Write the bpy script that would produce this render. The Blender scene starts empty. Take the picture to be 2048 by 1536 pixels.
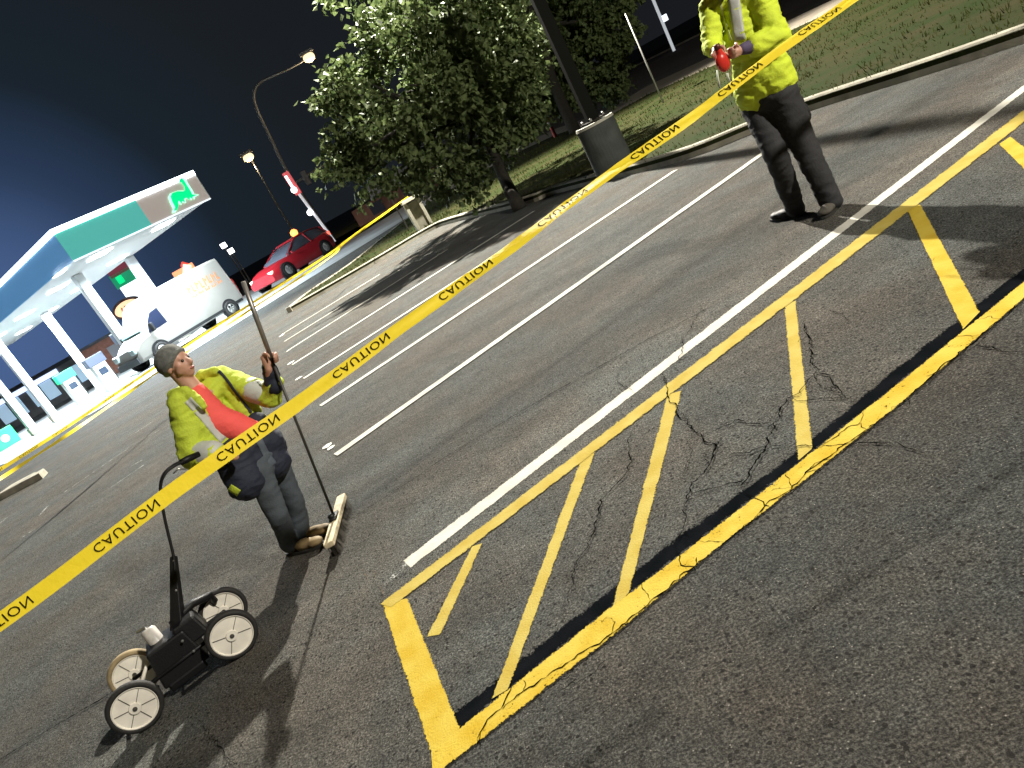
import bpy, bmesh, math, random
import numpy as np
from mathutils import Vector, Matrix, noise as mnoise
random.seed(7); rng = np.random.default_rng(7)
S = bpy.context.scene; COL = S.collection
R = math.radians
PI = math.pi
# ------------------------------------------------------------ camera
F = 1480.0; HC = 1.65                       # focal length in px of a 2048 px wide frame, eye height
_n = Vector((3313 - 1024, 4870 - 768, F)).normalized()
_up = -_n
_Y = Vector((0, 0, 1)) - _up * _up.z; _Y.normalize()
_X = _Y.cross(_up)
RW = Matrix((_X, _Y, _up))                  # rows: world axes seen from the camera
def ray(x, y): return RW @ Vector((x - 1024, y - 768, F))
def gp(x, y, z=0.0):                         # point of the photo on the plane z
    r = ray(x, y); t = (z - HC) / r.z
    return Vector((r.x * t, r.y * t, z))
def at(x, y, d):                             # point of the photo at world distance Y = d
    r = ray(x, y); t = d / r.y
    return Vector((r.x * t, d, HC + r.z * t))
cam_d = bpy.data.cameras.new('camera'); cam = bpy.data.objects.new('camera', cam_d); COL.objects.link(cam)
cr = RW @ Vector((1, 0, 0)); cu = RW @ Vector((0, -1, 0)); cb = RW @ Vector((0, 0, -1))
cam.matrix_world = Matrix(((cr.x, cu.x, cb.x, 0), (cr.y, cu.y, cb.y, 0), (cr.z, cu.z, cb.z, HC), (0, 0, 0, 1)))
cam_d.sensor_width = 36; cam_d.lens = F / 2048 * 36; cam_d.clip_start = 0.05; cam_d.clip_end = 3000
S.camera = cam
# ------------------------------------------------------------ sky, lamps, exposure
S.view_settings.view_transform = 'Standard'; S.view_settings.look = 'None'
S.view_settings.exposure = 0.0; S.view_settings.gamma = 1.0
S.cycles.use_denoising = True
S.cycles.max_bounces = 5; S.cycles.diffuse_bounces = 2; S.cycles.glossy_bounces = 2
S.cycles.transmission_bounces = 3; S.cycles.transparent_max_bounces = 12
S.cycles.sample_clamp_indirect = 4.0; S.cycles.caustics_reflective = False; S.cycles.caustics_refractive = False
W = bpy.data.worlds.new('World'); S.world = W; W.use_nodes = True
nt = W.node_tree; nt.nodes.clear()
def wn(t, **k):
    n = nt.nodes.new(t)
    for a, b in k.items(): setattr(n, a, b)
    return n
def build_world():
    L = nt.links.new
    out = wn('ShaderNodeOutputWorld'); add = wn('ShaderNodeAddShader')
    b1 = wn('ShaderNodeBackground'); b2 = wn('ShaderNodeBackground')
    sky = wn('ShaderNodeTexSky', sky_type='NISHITA', sun_disc=False, sun_elevation=R(-6), sun_rotation=R(200))
    L(sky.outputs[0], b1.inputs[0]); b1.inputs[1].default_value = 0.003
    # bloom and haze painted into the sky: brighter and bluer low over the station
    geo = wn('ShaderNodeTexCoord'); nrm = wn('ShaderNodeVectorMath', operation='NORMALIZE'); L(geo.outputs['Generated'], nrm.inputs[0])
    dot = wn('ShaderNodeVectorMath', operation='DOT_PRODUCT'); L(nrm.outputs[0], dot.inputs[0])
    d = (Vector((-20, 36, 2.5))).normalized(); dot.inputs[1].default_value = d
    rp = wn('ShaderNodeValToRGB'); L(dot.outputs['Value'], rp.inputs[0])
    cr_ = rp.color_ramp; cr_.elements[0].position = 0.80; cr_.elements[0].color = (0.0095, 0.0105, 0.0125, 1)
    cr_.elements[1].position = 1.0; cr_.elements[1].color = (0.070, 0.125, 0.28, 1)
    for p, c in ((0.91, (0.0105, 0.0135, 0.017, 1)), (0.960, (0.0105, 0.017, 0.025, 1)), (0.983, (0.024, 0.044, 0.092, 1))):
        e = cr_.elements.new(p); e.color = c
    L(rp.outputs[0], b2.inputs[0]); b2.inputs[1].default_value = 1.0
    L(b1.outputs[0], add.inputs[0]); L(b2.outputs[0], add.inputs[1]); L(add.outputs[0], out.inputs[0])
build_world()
def lamp(name, kind, loc, power, col, size=0.3, target=None, **k):
    d = bpy.data.lights.new(name, kind); d.energy = power; d.color = col
    if kind in ('POINT', 'SPOT'): d.shadow_soft_size = size
    if kind == 'AREA': d.size = size
    for a, b in k.items(): setattr(d, a, b)
    o = bpy.data.objects.new(name, d); COL.objects.link(o); o.location = loc
    if target is not None:
        o.rotation_euler = (Vector(target) - Vector(loc)).to_track_quat('-Z', 'Y').to_euler()
    return o
# the car park's own tall lamps: one stands beyond the striped bays (just above the frame), one behind the photographer
lamp('lot_light', 'SPOT', (2.5, 21.0, 12.2), 52000, (1.0, 0.95, 0.84), 0.16, (0.5, 8, 0), spot_size=R(150), spot_blend=0.4)
lamp('lot_light', 'SPOT', (9.7, -5.0, 9.6), 12500, (1.0, 0.94, 0.82), 0.3, (0, 8, 0), spot_size=R(160), spot_blend=0.5)

# ------------------------------------------------------------ materials
MATS = {}
def mat(name, col, rough=0.6, metal=0.0, var=0.0, vscale=8.0, bump=0.0, bscale=60.0, emit=None, estr=1.0, spec=0.5, transl=0.0, col2=None, fac_scale=3.0):
    if name in MATS: return MATS[name]
    m = bpy.data.materials.new(name); m.use_nodes = True; t = m.node_tree; L = t.links.new
    b = t.nodes['Principled BSDF']
    b.inputs['Base Color'].default_value = (*col, 1); b.inputs['Roughness'].default_value = rough
    b.inputs['Metallic'].default_value = metal; b.inputs['Specular IOR Level'].default_value = spec
    tc = t.nodes.new('ShaderNodeTexCoord')
    if var > 0 or col2:
        n = t.nodes.new('ShaderNodeTexNoise'); n.inputs['Scale'].default_value = vscale; n.inputs['Detail'].default_value = 6
        L(tc.outputs['Object'], n.inputs['Vector'])
        r = t.nodes.new('ShaderNodeValToRGB'); L(n.outputs['Fac'], r.inputs[0])
        c2 = col2 if col2 else tuple(max(0, c * (1 - var)) for c in col); c1 = col if col2 else tuple(min(1, c * (1 + var)) for c in col)
        r.color_ramp.elements[0].position = 0.32; r.color_ramp.elements[1].position = 0.68
        r.color_ramp.elements[0].color = (*c2, 1); r.color_ramp.elements[1].color = (*c1, 1)
        L(r.outputs[0], b.inputs['Base Color'])
    if bump > 0:
        n = t.nodes.new('ShaderNodeTexNoise'); n.inputs['Scale'].default_value = bscale; n.inputs['Detail'].default_value = 4
        L(tc.outputs['Object'], n.inputs['Vector'])
        bp = t.nodes.new('ShaderNodeBump'); bp.inputs['Strength'].default_value = bump; bp.inputs['Distance'].default_value = 0.01
        L(n.outputs['Fac'], bp.inputs['Height']); L(bp.outputs[0], b.inputs['Normal'])
    if emit:
        b.inputs['Emission Color'].default_value = (*emit, 1); b.inputs['Emission Strength'].default_value = estr
    if transl > 0:
        tr = t.nodes.new('ShaderNodeBsdfTranslucent'); mx = t.nodes.new('ShaderNodeMixShader'); mx.inputs[0].default_value = transl
        if b.inputs['Base Color'].is_linked: L(b.inputs['Base Color'].links[0].from_socket, tr.inputs[0])
        else: tr.inputs[0].default_value = (*col, 1)
        L(b.outputs[0], mx.inputs[1]); L(tr.outputs[0], mx.inputs[2]); L(mx.outputs[0], t.nodes['Material Output'].inputs[0])
    MATS[name] = m
    return m
def asphalt(name, brown=(0.076, 0.068, 0.057), grey=(0.068, 0.071, 0.066)):
    m = bpy.data.materials.new(name); m.use_nodes = True; t = m.node_tree; L = t.links.new; N = t.nodes.new
    b = t.nodes['Principled BSDF']; b.inputs['Roughness'].default_value = 0.9; b.inputs['Specular IOR Level'].default_value = 0.2
    tc = N('ShaderNodeTexCoord')
    def noise(scale, detail=4, src=None, rough=0.5):
        n = N('ShaderNodeTexNoise'); n.inputs['Scale'].default_value = scale; n.inputs['Detail'].default_value = detail; n.inputs['Roughness'].default_value = rough
        L(src or tc.outputs['Object'], n.inputs['Vector']); return n.outputs['Fac']
    def ramp(src, *els):
        r = N('ShaderNodeValToRGB'); L(src, r.inputs[0]); c = r.color_ramp
        c.elements[0].position, c.elements[0].color = els[0][0], (*els[0][1], 1)
        c.elements[1].position, c.elements[1].color = els[-1][0], (*els[-1][1], 1)
        for p, q in els[1:-1]: e = c.elements.new(p); e.color = (*q, 1)
        return r.outputs[0]
    def mix(mode, f, a, c):
        x = N('ShaderNodeMix'); x.data_type = 'RGBA'; x.blend_type = mode
        if isinstance(f, float): x.inputs[0].default_value = f
        else: L(f, x.inputs[0])
        L(a, x.inputs[6]); L(c, x.inputs[7]); return x.outputs[2]
    big = ramp(noise(0.9, 5, rough=0.6), (0.40, grey), (0.60, brown))
    mp = N('ShaderNodeMapping'); mp.inputs['Rotation'].default_value = (0, 0, R(-21)); mp.inputs['Scale'].default_value = (0.45, 1.9, 1); L(tc.outputs['Object'], mp.inputs[0])
    streak = ramp(noise(1.0, 5, mp.outputs[0], 0.65), (0.34, (0.82,) * 3), (0.66, (1.18,) * 3))
    c = mix('MULTIPLY', 1.0, big, streak)
    # tyre-worn lanes and patch seams running parallel to the bays (distance across them = -x sin a + y cos a)
    dp = N('ShaderNodeVectorMath'); dp.operation = 'DOT_PRODUCT'; L(tc.outputs['Object'], dp.inputs[0]); dp.inputs[1].default_value = (-math.sin(R(20.5)), math.cos(R(20.5)), 0)
    wob = N('ShaderNodeMath'); wob.operation = 'MULTIPLY_ADD'; L(noise(1.7, 6, rough=0.7), wob.inputs[0]); wob.inputs[1].default_value = 0.95; L(dp.outputs['Value'], wob.inputs[2])
    nr = N('ShaderNodeMapRange'); nr.inputs[1].default_value = 1.0; nr.inputs[2].default_value = 11.0; L(wob.outputs[0], nr.inputs[0])
    g1 = lambda v: (v,) * 3
    lanes = ramp(nr.outputs[0], (0.0, g1(.72)), (.13, g1(.76)), (.175, g1(1.0)), (.24, g1(1.06)), (.285, g1(1.22)), (.335, g1(1.34)), (.352, g1(1.0)), (.41, g1(.84)), (.46, g1(1.03)), (.50, g1(.86)), (.58, g1(1.08)), (.64, g1(.94)), (.75, g1(1.10)), (1.0, g1(1.0)))
    c = mix('MULTIPLY', 1.0, c, lanes)
    fine = ramp(noise(105, 4, rough=0.8), (0.38, (0.18,) * 3), (0.5, (0.92,) * 3), (0.63, (2.4,) * 3))
    c = mix('MULTIPLY', 1.0, c, fine)
    mid = ramp(noise(26, 6, rough=0.8), (0.34, (0.60,) * 3), (0.66, (1.36,) * 3)); c = mix('MULTIPLY', 1.0, c, mid)
    pat = ramp(noise(4.5, 6, rough=0.75), (0.36, (0.80,) * 3), (0.62, (1.16,) * 3)); c = mix('MULTIPLY', 1.0, c, pat)
    v2 = N('ShaderNodeTexVoronoi'); v2.inputs['Scale'].default_value = 38; L(tc.outputs['Object'], v2.inputs['Vector'])
    s2 = N('ShaderNodeSeparateColor'); L(v2.outputs['Color'], s2.inputs[0])
    a2 = N('ShaderNodeMath'); a2.operation = 'LESS_THAN'; a2.inputs[1].default_value = 0.27; L(v2.outputs['Distance'], a2.inputs[0])
    b2_ = N('ShaderNodeMath'); b2_.operation = 'GREATER_THAN'; b2_.inputs[1].default_value = 0.66; L(s2.outputs[0], b2_.inputs[0])
    c2_ = N('ShaderNodeMath'); c2_.operation = 'MULTIPLY'; L(a2.outputs[0], c2_.inputs[0]); L(b2_.outputs[0], c2_.inputs[1])
    pit = N('ShaderNodeRGB'); pit.outputs[0].default_value = (0.016, 0.014, 0.012, 1); c = mix('MIX', c2_.outputs[0], c, pit.outputs[0])
    v = N('ShaderNodeTexVoronoi'); v.inputs['Scale'].default_value = 75; L(tc.outputs['Object'], v.inputs['Vector'])
    sp = N('ShaderNodeMath'); sp.operation = 'LESS_THAN'; sp.inputs[1].default_value = 0.17; L(v.outputs['Distance'], sp.inputs[0])
    sepc = N('ShaderNodeSeparateColor'); L(v.outputs['Color'], sepc.inputs[0])
    gt = N('ShaderNodeMath'); gt.operation = 'GREATER_THAN'; gt.inputs[1].default_value = 0.83; L(sepc.outputs[0], gt.inputs[0])
    ml = N('ShaderNodeMath'); ml.operation = 'MULTIPLY'; L(sp.outputs[0], ml.inputs[0]); L(gt.outputs[0], ml.inputs[1])
    wh = N('ShaderNodeRGB'); wh.outputs[0].default_value = (0.28, 0.26, 0.23, 1)
    c = mix('MIX', ml.outputs[0], c, wh.outputs[0])
    L(c, b.inputs['Base Color'])
    ad = N('ShaderNodeMath'); ad.operation = 'ADD'; L(noise(95, 5, rough=0.75), ad.inputs[0]); L(noise(28, 3), ad.inputs[1])
    bp = N('ShaderNodeBump'); bp.inputs['Strength'].default_value = 1.0; bp.inputs['Distance'].default_value = 0.015
    L(ad.outputs[0], bp.inputs['Height']); L(bp.outputs[0], b.inputs['Normal'])
    return m
def paint(name, col, wear=0.5, edge=0.12, col2=None, spec=0.12):
    """road paint: speckled where the aggregate shows through, soft sprayed edges (UV.y runs across the line)"""
    m = bpy.data.materials.new(name); m.use_nodes = True; t = m.node_tree; L = t.links.new; N = t.nodes.new
    b = t.nodes['Principled BSDF']; b.inputs['Roughness'].default_value = 0.9; b.inputs['Specular IOR Level'].default_value = spec
    tc = N('ShaderNodeTexCoord')
    n1 = N('ShaderNodeTexNoise'); n1.inputs['Scale'].default_value = 7; n1.inputs['Detail'].default_value = 5; L(tc.outputs['Object'], n1.inputs['Vector'])
    r = N('ShaderNodeValToRGB'); L(n1.outputs['Fac'], r.inputs[0]); c2 = col2 or tuple(c * 0.8 for c in col)
    r.color_ramp.elements[0].position = 0.35; r.color_ramp.elements[1].position = 0.6
    r.color_ramp.elements[0].color = (*c2, 1); r.color_ramp.elements[1].color = (*col, 1)
    L(r.outputs[0], b.inputs['Base Color'])
    n2 = N('ShaderNodeTexNoise'); n2.inputs['Scale'].default_value = 110; n2.inputs['Detail'].default_value = 3; n2.inputs['Roughness'].default_value = 0.7; L(tc.outputs['Object'], n2.inputs['Vector'])
    n3 = N('ShaderNodeTexNoise'); n3.inputs['Scale'].default_value = 14; n3.inputs['Detail'].default_value = 4; L(tc.outputs['Object'], n3.inputs['Vector'])
    sx = N('ShaderNodeSeparateXYZ'); L(tc.outputs['UV'], sx.inputs[0])
    def m2(op, a, c):
        x = N('ShaderNodeMath'); x.operation = op
        for i, s in enumerate((a, c)):
            if isinstance(s, (int, float)): x.inputs[i].default_value = s
            else: L(s, x.inputs[i])
        return x.outputs[0]
    e = m2('MINIMUM', sx.outputs[1], m2('SUBTRACT', 1.0, sx.outputs[1]))        # 0 at the edge
    e = m2('DIVIDE', e, edge); e = m2('MINIMUM', e, 1.0)
    w = m2('ADD', m2('MULTIPLY', n2.outputs['Fac'], 0.62), m2('MULTIPLY', n3.outputs['Fac'], 0.38))
    thr = m2('SUBTRACT', m2('MULTIPLY', e, 0.48), wear)                              # higher = more paint
    a = m2('GREATER_THAN', m2('ADD', w, thr), 0.50)
    a.node.use_clamp = True
    tr = N('ShaderNodeBsdfTransparent'); mx = N('ShaderNodeMixShader')
    L(a, mx.inputs[0]); L(tr.outputs[0], mx.inputs[1]); L(b.outputs[0], mx.inputs[2]); L(mx.outputs[0], t.nodes['Material Output'].inputs[0])
    bp = N('ShaderNodeBump'); bp.inputs['Strength'].default_value = 0.6; bp.inputs['Distance'].default_value = 0.006
    L(n2.outputs['Fac'], bp.inputs['Height']); L(bp.outputs[0], b.inputs['Normal'])
    return m

# ------------------------------------------------------------ helpers
class MB:
    def __init__(self): self.v = []; self.f = []; self.m = []; self.uv = []
    def face(self, idx, mi=0, uv=None): self.f.append(tuple(idx)); self.m.append(mi); self.uv.append(uv)
    def add(self, vs, fs, mi=0):
        o = len(self.v); self.v += [tuple(v) for v in vs]
        for f in fs: self.face([i + o for i in f], mi)
        return self
    def box(self, c, s, rot=None, mi=0, taper=1.0):
        c = Vector(c); x, y, z = s[0] / 2, s[1] / 2, s[2] / 2
        vs = []
        for sz in (-1, 1):
            k = taper if sz > 0 else 1.0
            for sx, sy in ((-1, -1), (1, -1), (1, 1), (-1, 1)):
                p = Vector((sx * x * k, sy * y * k, sz * z))
                if rot is not None: p = rot @ p
                vs.append(c + p)
        return self.add(vs, [(3, 2, 1, 0), (4, 5, 6, 7), (0, 1, 5, 4), (1, 2, 6, 5), (2, 3, 7, 6), (3, 0, 4, 7)], mi)
    def tube(self, pts, r, seg=8, mi=0, caps=True):
        pts = [Vector(p) for p in pts]; rs = r if isinstance(r, (list, tuple)) else [r] * len(pts)
        ref = None; rings = []
        o = len(self.v)
        for i, p in enumerate(pts):
            d = (pts[min(i + 1, len(pts) - 1)] - pts[max(i - 1, 0)]).normalized()
            if ref is None:
                ref = d.orthogonal().normalized()
            ref = (ref - d * ref.dot(d)).normalized(); q = d.cross(ref)
            for k in range(seg):
                a = 2 * PI * k / seg
                self.v.append(tuple(p + (ref * math.cos(a) + q * math.sin(a)) * rs[i]))
        for i in range(len(pts) - 1):
            for k in range(seg):
                k2 = (k + 1) % seg
                self.face((o + i * seg + k, o + i * seg + k2, o + (i + 1) * seg + k2, o + (i + 1) * seg + k), mi)
        if caps:
            self.face([o + k for k in range(seg)][::-1], mi); self.face([o + (len(pts) - 1) * seg + k for k in range(seg)], mi)
        return self
    def lathe(self, origin, axis, prof, seg=32, mi=0):
        """prof: (distance along axis, radius)"""
        origin = Vector(origin); axis = Vector(axis).normalized(); a = axis.orthogonal().normalized(); b = axis.cross(a); o = len(self.v)
        for h, r in prof:
            for k in range(seg):
                t = 2 * PI * k / seg; self.v.append(tuple(origin + axis * h + (a * math.cos(t) + b * math.sin(t)) * max(r, 1e-4)))
        for i in range(len(prof) - 1):
            for k in range(seg):
                k2 = (k + 1) % seg; self.face((o + i * seg + k, o + i * seg + k2, o + (i + 1) * seg + k2, o + (i + 1) * seg + k), mi)
        return self
    def extrude(self, poly, d, mi=0):
        """poly: list of 3-D points (flat), d: extrusion vector"""
        d = Vector(d); n = len(poly); vs = [Vector(p) for p in poly] + [Vector(p) + d for p in poly]
        fs = [tuple(range(n))[::-1], tuple(range(n, 2 * n))] + [(i, (i + 1) % n, n + (i + 1) % n, n + i) for i in range(n)]
        return self.add(vs, fs, mi)
    def build(self, name, mats, parent=None, smooth=False, bevel=0.0):
        me = bpy.data.meshes.new(name); me.from_pydata(self.v, [], self.f)
        if not isinstance(mats, (list, tuple)): mats = [mats]
        for m in mats: me.materials.append(m)
        for p, mi in zip(me.polygons, self.m): p.material_index = mi; p.use_smooth = smooth
        if any(u for u in self.uv):
            ul = me.uv_layers.new(name='UVMap')
            for p, u in zip(me.polygons, self.uv):
                if u:
                    for li, q in zip(p.loop_indices, u): ul.data[li].uv = q
        me.validate(); me.update()
        o = bpy.data.objects.new(name, me); COL.objects.link(o)
        if bevel > 0:
            md = o.modifiers.new('bevel', 'BEVEL'); md.width = bevel; md.segments = 2; md.limit_method = 'ANGLE'
        if parent is not None:
            o.parent = parent; o.matrix_parent_inverse = Matrix.Translation(parent.location).inverted() if parent.parent is None else Matrix.Identity(4)
        return o
def tag(o, label=None, cat=None, group=None, kind=None):
    if label: o['label'] = label
    if cat: o['category'] = cat
    if group: o['group'] = group
    if kind: o['kind'] = kind
    return o
def empty(name, loc, label, cat, group=None):
    o = bpy.data.objects.new(name, None); COL.objects.link(o); o.location = loc; o.empty_display_size = 0.2
    return tag(o, label, cat, group)
def subpart(o, parent_part):
    """hang an object built in world space under a part"""
    o.parent = parent_part
    o.matrix_parent_inverse = (parent_part.matrix_parent_inverse.copy() if False else Matrix.Identity(4))
    return o
def struct(o): o['kind'] = 'structure'; return o
# Parts are built in world coordinates: their parent inverse keeps them where they are.
def V2(p): return Vector((p[0], p[1]))

BIN = {}
_ico = {}
def ico(sub=2):
    if sub not in _ico:
        bm = bmesh.new(); bmesh.ops.create_icosphere(bm, subdivisions=sub, radius=1)
        _ico[sub] = ([v.co.copy() for v in bm.verts], [tuple(v.index for v in f.verts) for f in bm.faces]); bm.free()
    return _ico[sub]
def blob(name, prims, m, parent=None, voxel=0.012, smooth=6, disp=0.0, dscale=0.08, folds=None):
    """one continuous skin over overlapping rounded cones ('c', p0, r0, p1, r1) and ellipsoids ('e', centre, (x axis), (y axis), (z axis))"""
    mb = MB(); vs, fs = ico(3)
    for p in prims:
        if p[0] == 'c':
            p0, r0, p1, r1 = Vector(p[1]), p[2], Vector(p[3]), p[4]; L = (p1 - p0).length; n = max(2, int(L / (0.45 * min(r0, r1))) + 1)
            mb.add([p0 + v * r0 for v in vs], fs)
            mb.add([p1 + v * r1 for v in vs], fs)
            mb.tube([p0.lerp(p1, i / n) for i in range(n + 1)], [r0 + (r1 - r0) * i / n for i in range(n + 1)], 24)
        else:
            c, ax, ay, az = Vector(p[1]), Vector(p[2]), Vector(p[3]), Vector(p[4])
            mb.add([c + ax * v.x + ay * v.y + az * v.z for v in vs], fs)
    o = mb.build(name, m, None, True)
    rm = o.modifiers.new('r', 'REMESH'); rm.mode = 'VOXEL'; rm.voxel_size = voxel; rm.use_smooth_shade = True
    sm = o.modifiers.new('s', 'SMOOTH'); sm.iterations = smooth; sm.factor = 0.6
    dg = bpy.context.evaluated_depsgraph_get(); dg.update()
    me = bpy.data.meshes.new_from_object(o.evaluated_get(dg)); old = o.data
    o.modifiers.clear(); o.data = me; me.name = name; bpy.data.meshes.remove(old)
    if disp > 0:
        me.update(); nn = [v.normal.copy() for v in me.vertices]
        for v, q in zip(me.vertices, nn):
            p = v.co / dscale
            k = mnoise.noise(p) * 0.55 + (1 - abs(mnoise.noise(Vector((p.x, p.y, p.z * 2.2)) * 0.9 + Vector((3, 7, 1)))) * 2.4) * 0.40
            if folds: p2 = Vector((v.co.x * folds[0], v.co.y * folds[1], v.co.z * folds[2])); k += (1 - abs(mnoise.noise(p2)) * 3) * 0.7
            v.co += q * k * disp
    for p in me.polygons: p.use_smooth = True
    if not me.materials: me.materials.append(m)
    me.update()
    if parent is not None: o.parent = parent; o.matrix_parent_inverse = Matrix.Translation(parent.location).inverted()
    return o

# ------------------------------------------------------------ ground, road, lawn, kerbs, markings
def sst(t): t = max(0.0, min(1.0, t)); return t * t * (3 - 2 * t)
def gz(x, y): return -0.65 * sst((-x - 12.5) / 5.0) * sst((y - 22) / 8.0)
def axis_pts(a, b, step, out):
    c = list(np.arange(a, b + 1e-6, step)); k = step
    lo, hi = a, b
    while lo > -out: k *= 1.35; lo -= k; hi += k; c = [lo] + c + [hi]
    return c
xs = axis_pts(-34, 24, 1.0, 900); ys = axis_pts(-10, 62, 1.0, 900)
g = MB(); g.v = [(x, y, gz(x, y)) for y in ys for x in xs]; nx = len(xs)
for j in range(len(ys) - 1):
    for i in range(nx - 1): g.face((j * nx + i, j * nx + i + 1, (j + 1) * nx + i + 1, (j + 1) * nx + i))
M_asph = asphalt('asphalt')
tag(struct(g.build('ground', M_asph, None, True)), 'worn dark asphalt of the car park')

def poly_sheet(name, pts, m, z=None, h=0.0, edge=None):
    """flat sheet (h = 0) or low slab with real sides"""
    P = [Vector((p[0], p[1], (p[2] if len(p) > 2 else 0) if z is None else z)) for p in pts]
    bm = bmesh.new(); vs = [bm.verts.new(p) for p in P]; f = bm.faces.new(vs); f.normal_update()
    if f.normal.z < 0: f.normal_flip()
    if h > 0:
        r = bmesh.ops.extrude_face_region(bm, geom=[f]); 
        for e in r['geom']:
            if isinstance(e, bmesh.types.BMVert): e.co.z += h
    bmesh.ops.triangulate(bm, faces=[f for f in bm.faces if len(f.verts) > 4])
    bmesh.ops.recalc_face_normals(bm, faces=bm.faces)
    me = bpy.data.meshes.new(name); bm.to_mesh(me); bm.free(); me.materials.append(m)
    o = bpy.data.objects.new(name, me); COL.objects.link(o); return o
def smooth_path(P, n=6):
    out = []
    for i in range(len(P) - 1):
        p0, p1, p2, p3 = P[max(i - 1, 0)], P[i], P[i + 1], P[min(i + 2, len(P) - 1)]
        for k in range(n):
            t = k / n
            out.append(0.5 * ((2 * p1) + (-p0 + p2) * t + (2 * p0 - 5 * p1 + 4 * p2 - p3) * t * t + (-p0 + 3 * p1 - 3 * p2 + p3) * t ** 3))
    out.append(P[-1]); return out
KERB = [gp(x, y, 0.0) for x, y in ((577, 627), (660, 580), (760, 522), (855, 466), (900, 447), (1050, 410), (1110, 388), (1340, 329), (1500, 269), (1620, 222), (2048, 86))]
KERB += [Vector((7.6, 4.0, 0)), Vector((8.8, 0, 0)), Vector((9.5, -5, 0))]
KP = smooth_path([Vector((p.x, p.y, 0)) for p in KERB], 5)
FAR = [gp(x, y, 0.0) for x, y in ((620, 592), (700, 537), (770, 480), (822, 438), (862, 409), (993, 333), (1041, 308), (1113, 275), (1208, 246), (1300, 195), (1400, 152))]
FAR += [Vector((13.2, 15, 0)), Vector((15.5, 6, 0)), Vector((17, -5, 0))]
M_grass = mat('lawn_grass', (0.015, 0.026, 0.005), 0.95, spec=0.1, vscale=1.3, col2=(0.032, 0.029, 0.011), bump=1.0, bscale=45)
lawn = poly_sheet('lawn', [(p.x, p.y) for p in KP] + [(p.x, p.y) for p in FAR[::-1]], M_grass, 0.004, 0.12)
struct(lawn)
M_conc = mat('concrete', (0.30, 0.28, 0.22), 0.85, var=0.25, vscale=5, bump=0.5, bscale=50)
M_conc_d = mat('concrete_walk', (0.26, 0.225, 0.175), 0.85, var=0.2, vscale=2, bump=0.5, bscale=30)
def kerb(name, path, w=0.14, h=0.15, m=None, z0=0.0):
    mb = MB(); n = len(path); o = 0
    for i, p in enumerate(path):
        d = (path[min(i + 1, n - 1)] - path[max(i - 1, 0)]).normalized(); q = Vector((-d.y, d.x, 0)); z = z0 + gz(p.x, p.y)
        for s, zz in ((-0.01, -0.05), (0.005, h - 0.02), (0.02, h), (w - 0.015, h), (w, h - 0.015), (w, -0.05)):
            c = p - q * s * -1; mb.v.append((c.x, c.y, z + zz))
    for i in range(n - 1):
        for k in range(5): mb.face((i * 6 + k, i * 6 + k + 1, (i + 1) * 6 + k + 1, (i + 1) * 6 + k))
    mb.face(range(6)); mb.face([(n - 1) * 6 + k for k in range(6)][::-1])
    return struct(mb.build(name, m or M_conc, None, False))
kerb('kerb', KP)
kerb('kerb', smooth_path([Vector((p.x, p.y, 0)) for p in reversed(FAR[:4])] + [KP[0].copy()], 4))
# concrete footway beyond the lawn, street and verge behind it
W2 = [gp(x, y, 0.0) for x, y in ((846, 400), (905, 362), (1000, 315), (1113, 262), (1208, 231), (1300, 176), (1405, 128))] + [Vector((16.5, 15, 0)), Vector((19, 6, 0)), Vector((21, -5, 0))]
struct(poly_sheet('footway', [(p.x, p.y) for p in FAR[4:]] + [(p.x, p.y) for p in W2[::-1]], M_conc_d, 0.006, 0.115))
M_street = asphalt('street_asphalt', brown=(0.084, 0.068, 0.060), grey=(0.090, 0.080, 0.074))
struct(poly_sheet('road', [(2, 110), (9.5, 62), (13, 40), (19, 22), (24, -5), (44, -5), (36, 24), (29, 60), (26, 112)], M_street, 0.010))
struct(poly_sheet('verge', [(26.5, 112), (29.5, 60), (36.5, 24), (45, -5), (90, -5), (80, 112)], M_grass, 0.008, 0.10))
kerb('kerb', [Vector(p) for p in ((45, -5, 0), (36.5, 24, 0), (29.5, 60, 0), (26.5, 112, 0))], w=0.3)
struct(poly_sheet('verge', [gp(x, y) .to_2d() for x, y in ((668, 500), (730, 462), (805, 415), (838, 392))] + [Vector((6, 75)), Vector((-3, 95)), Vector((-12, 70))], M_grass, 0.006, 0.10))
struct(poly_sheet('verge', [(-8.6, 46), (-3.2, 47.5), (-3, 60), (-12, 60)], M_grass, 0.006, 0.10))
kerb('kerb', [gp(0, 1002), gp(45, 978), gp(86, 957), gp(96, 946)], w=0.5, h=0.13)

Y_COL = (0.80, 0.52, 0.045); M_yel = paint('yellow_road_paint', (0.46, 0.345, 0.050), wear=0.33, edge=0.14, col2=(0.42, 0.285, 0.022))
M_yel_thin = paint('yellow_road_paint_fresh', (0.41, 0.325, 0.080), wear=0.31, edge=0.24, col2=(0.37, 0.275, 0.048))
M_yel_near = paint('yellow_kerb_paint_worn', (0.48, 0.365, 0.055), wear=0.36, edge=0.15, col2=(0.43, 0.29, 0.022))
M_white = paint('white_road_paint', (0.56, 0.54, 0.48), wear=0.25, edge=0.2, col2=(0.48, 0.46, 0.40))
M_white_f = paint('white_road_paint_far', (0.60, 0.58, 0.51), wear=0.26, edge=0.02, col2=(0.40, 0.385, 0.34))
M_white_w = paint('white_road_paint_ghost', (0.42, 0.42, 0.40), wear=0.50, edge=0.3)
M_black = paint('black_cover_paint', (0.004, 0.005, 0.006), wear=0.16, edge=0.48, col2=(0.007, 0.008, 0.010), spec=0.0)
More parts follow.
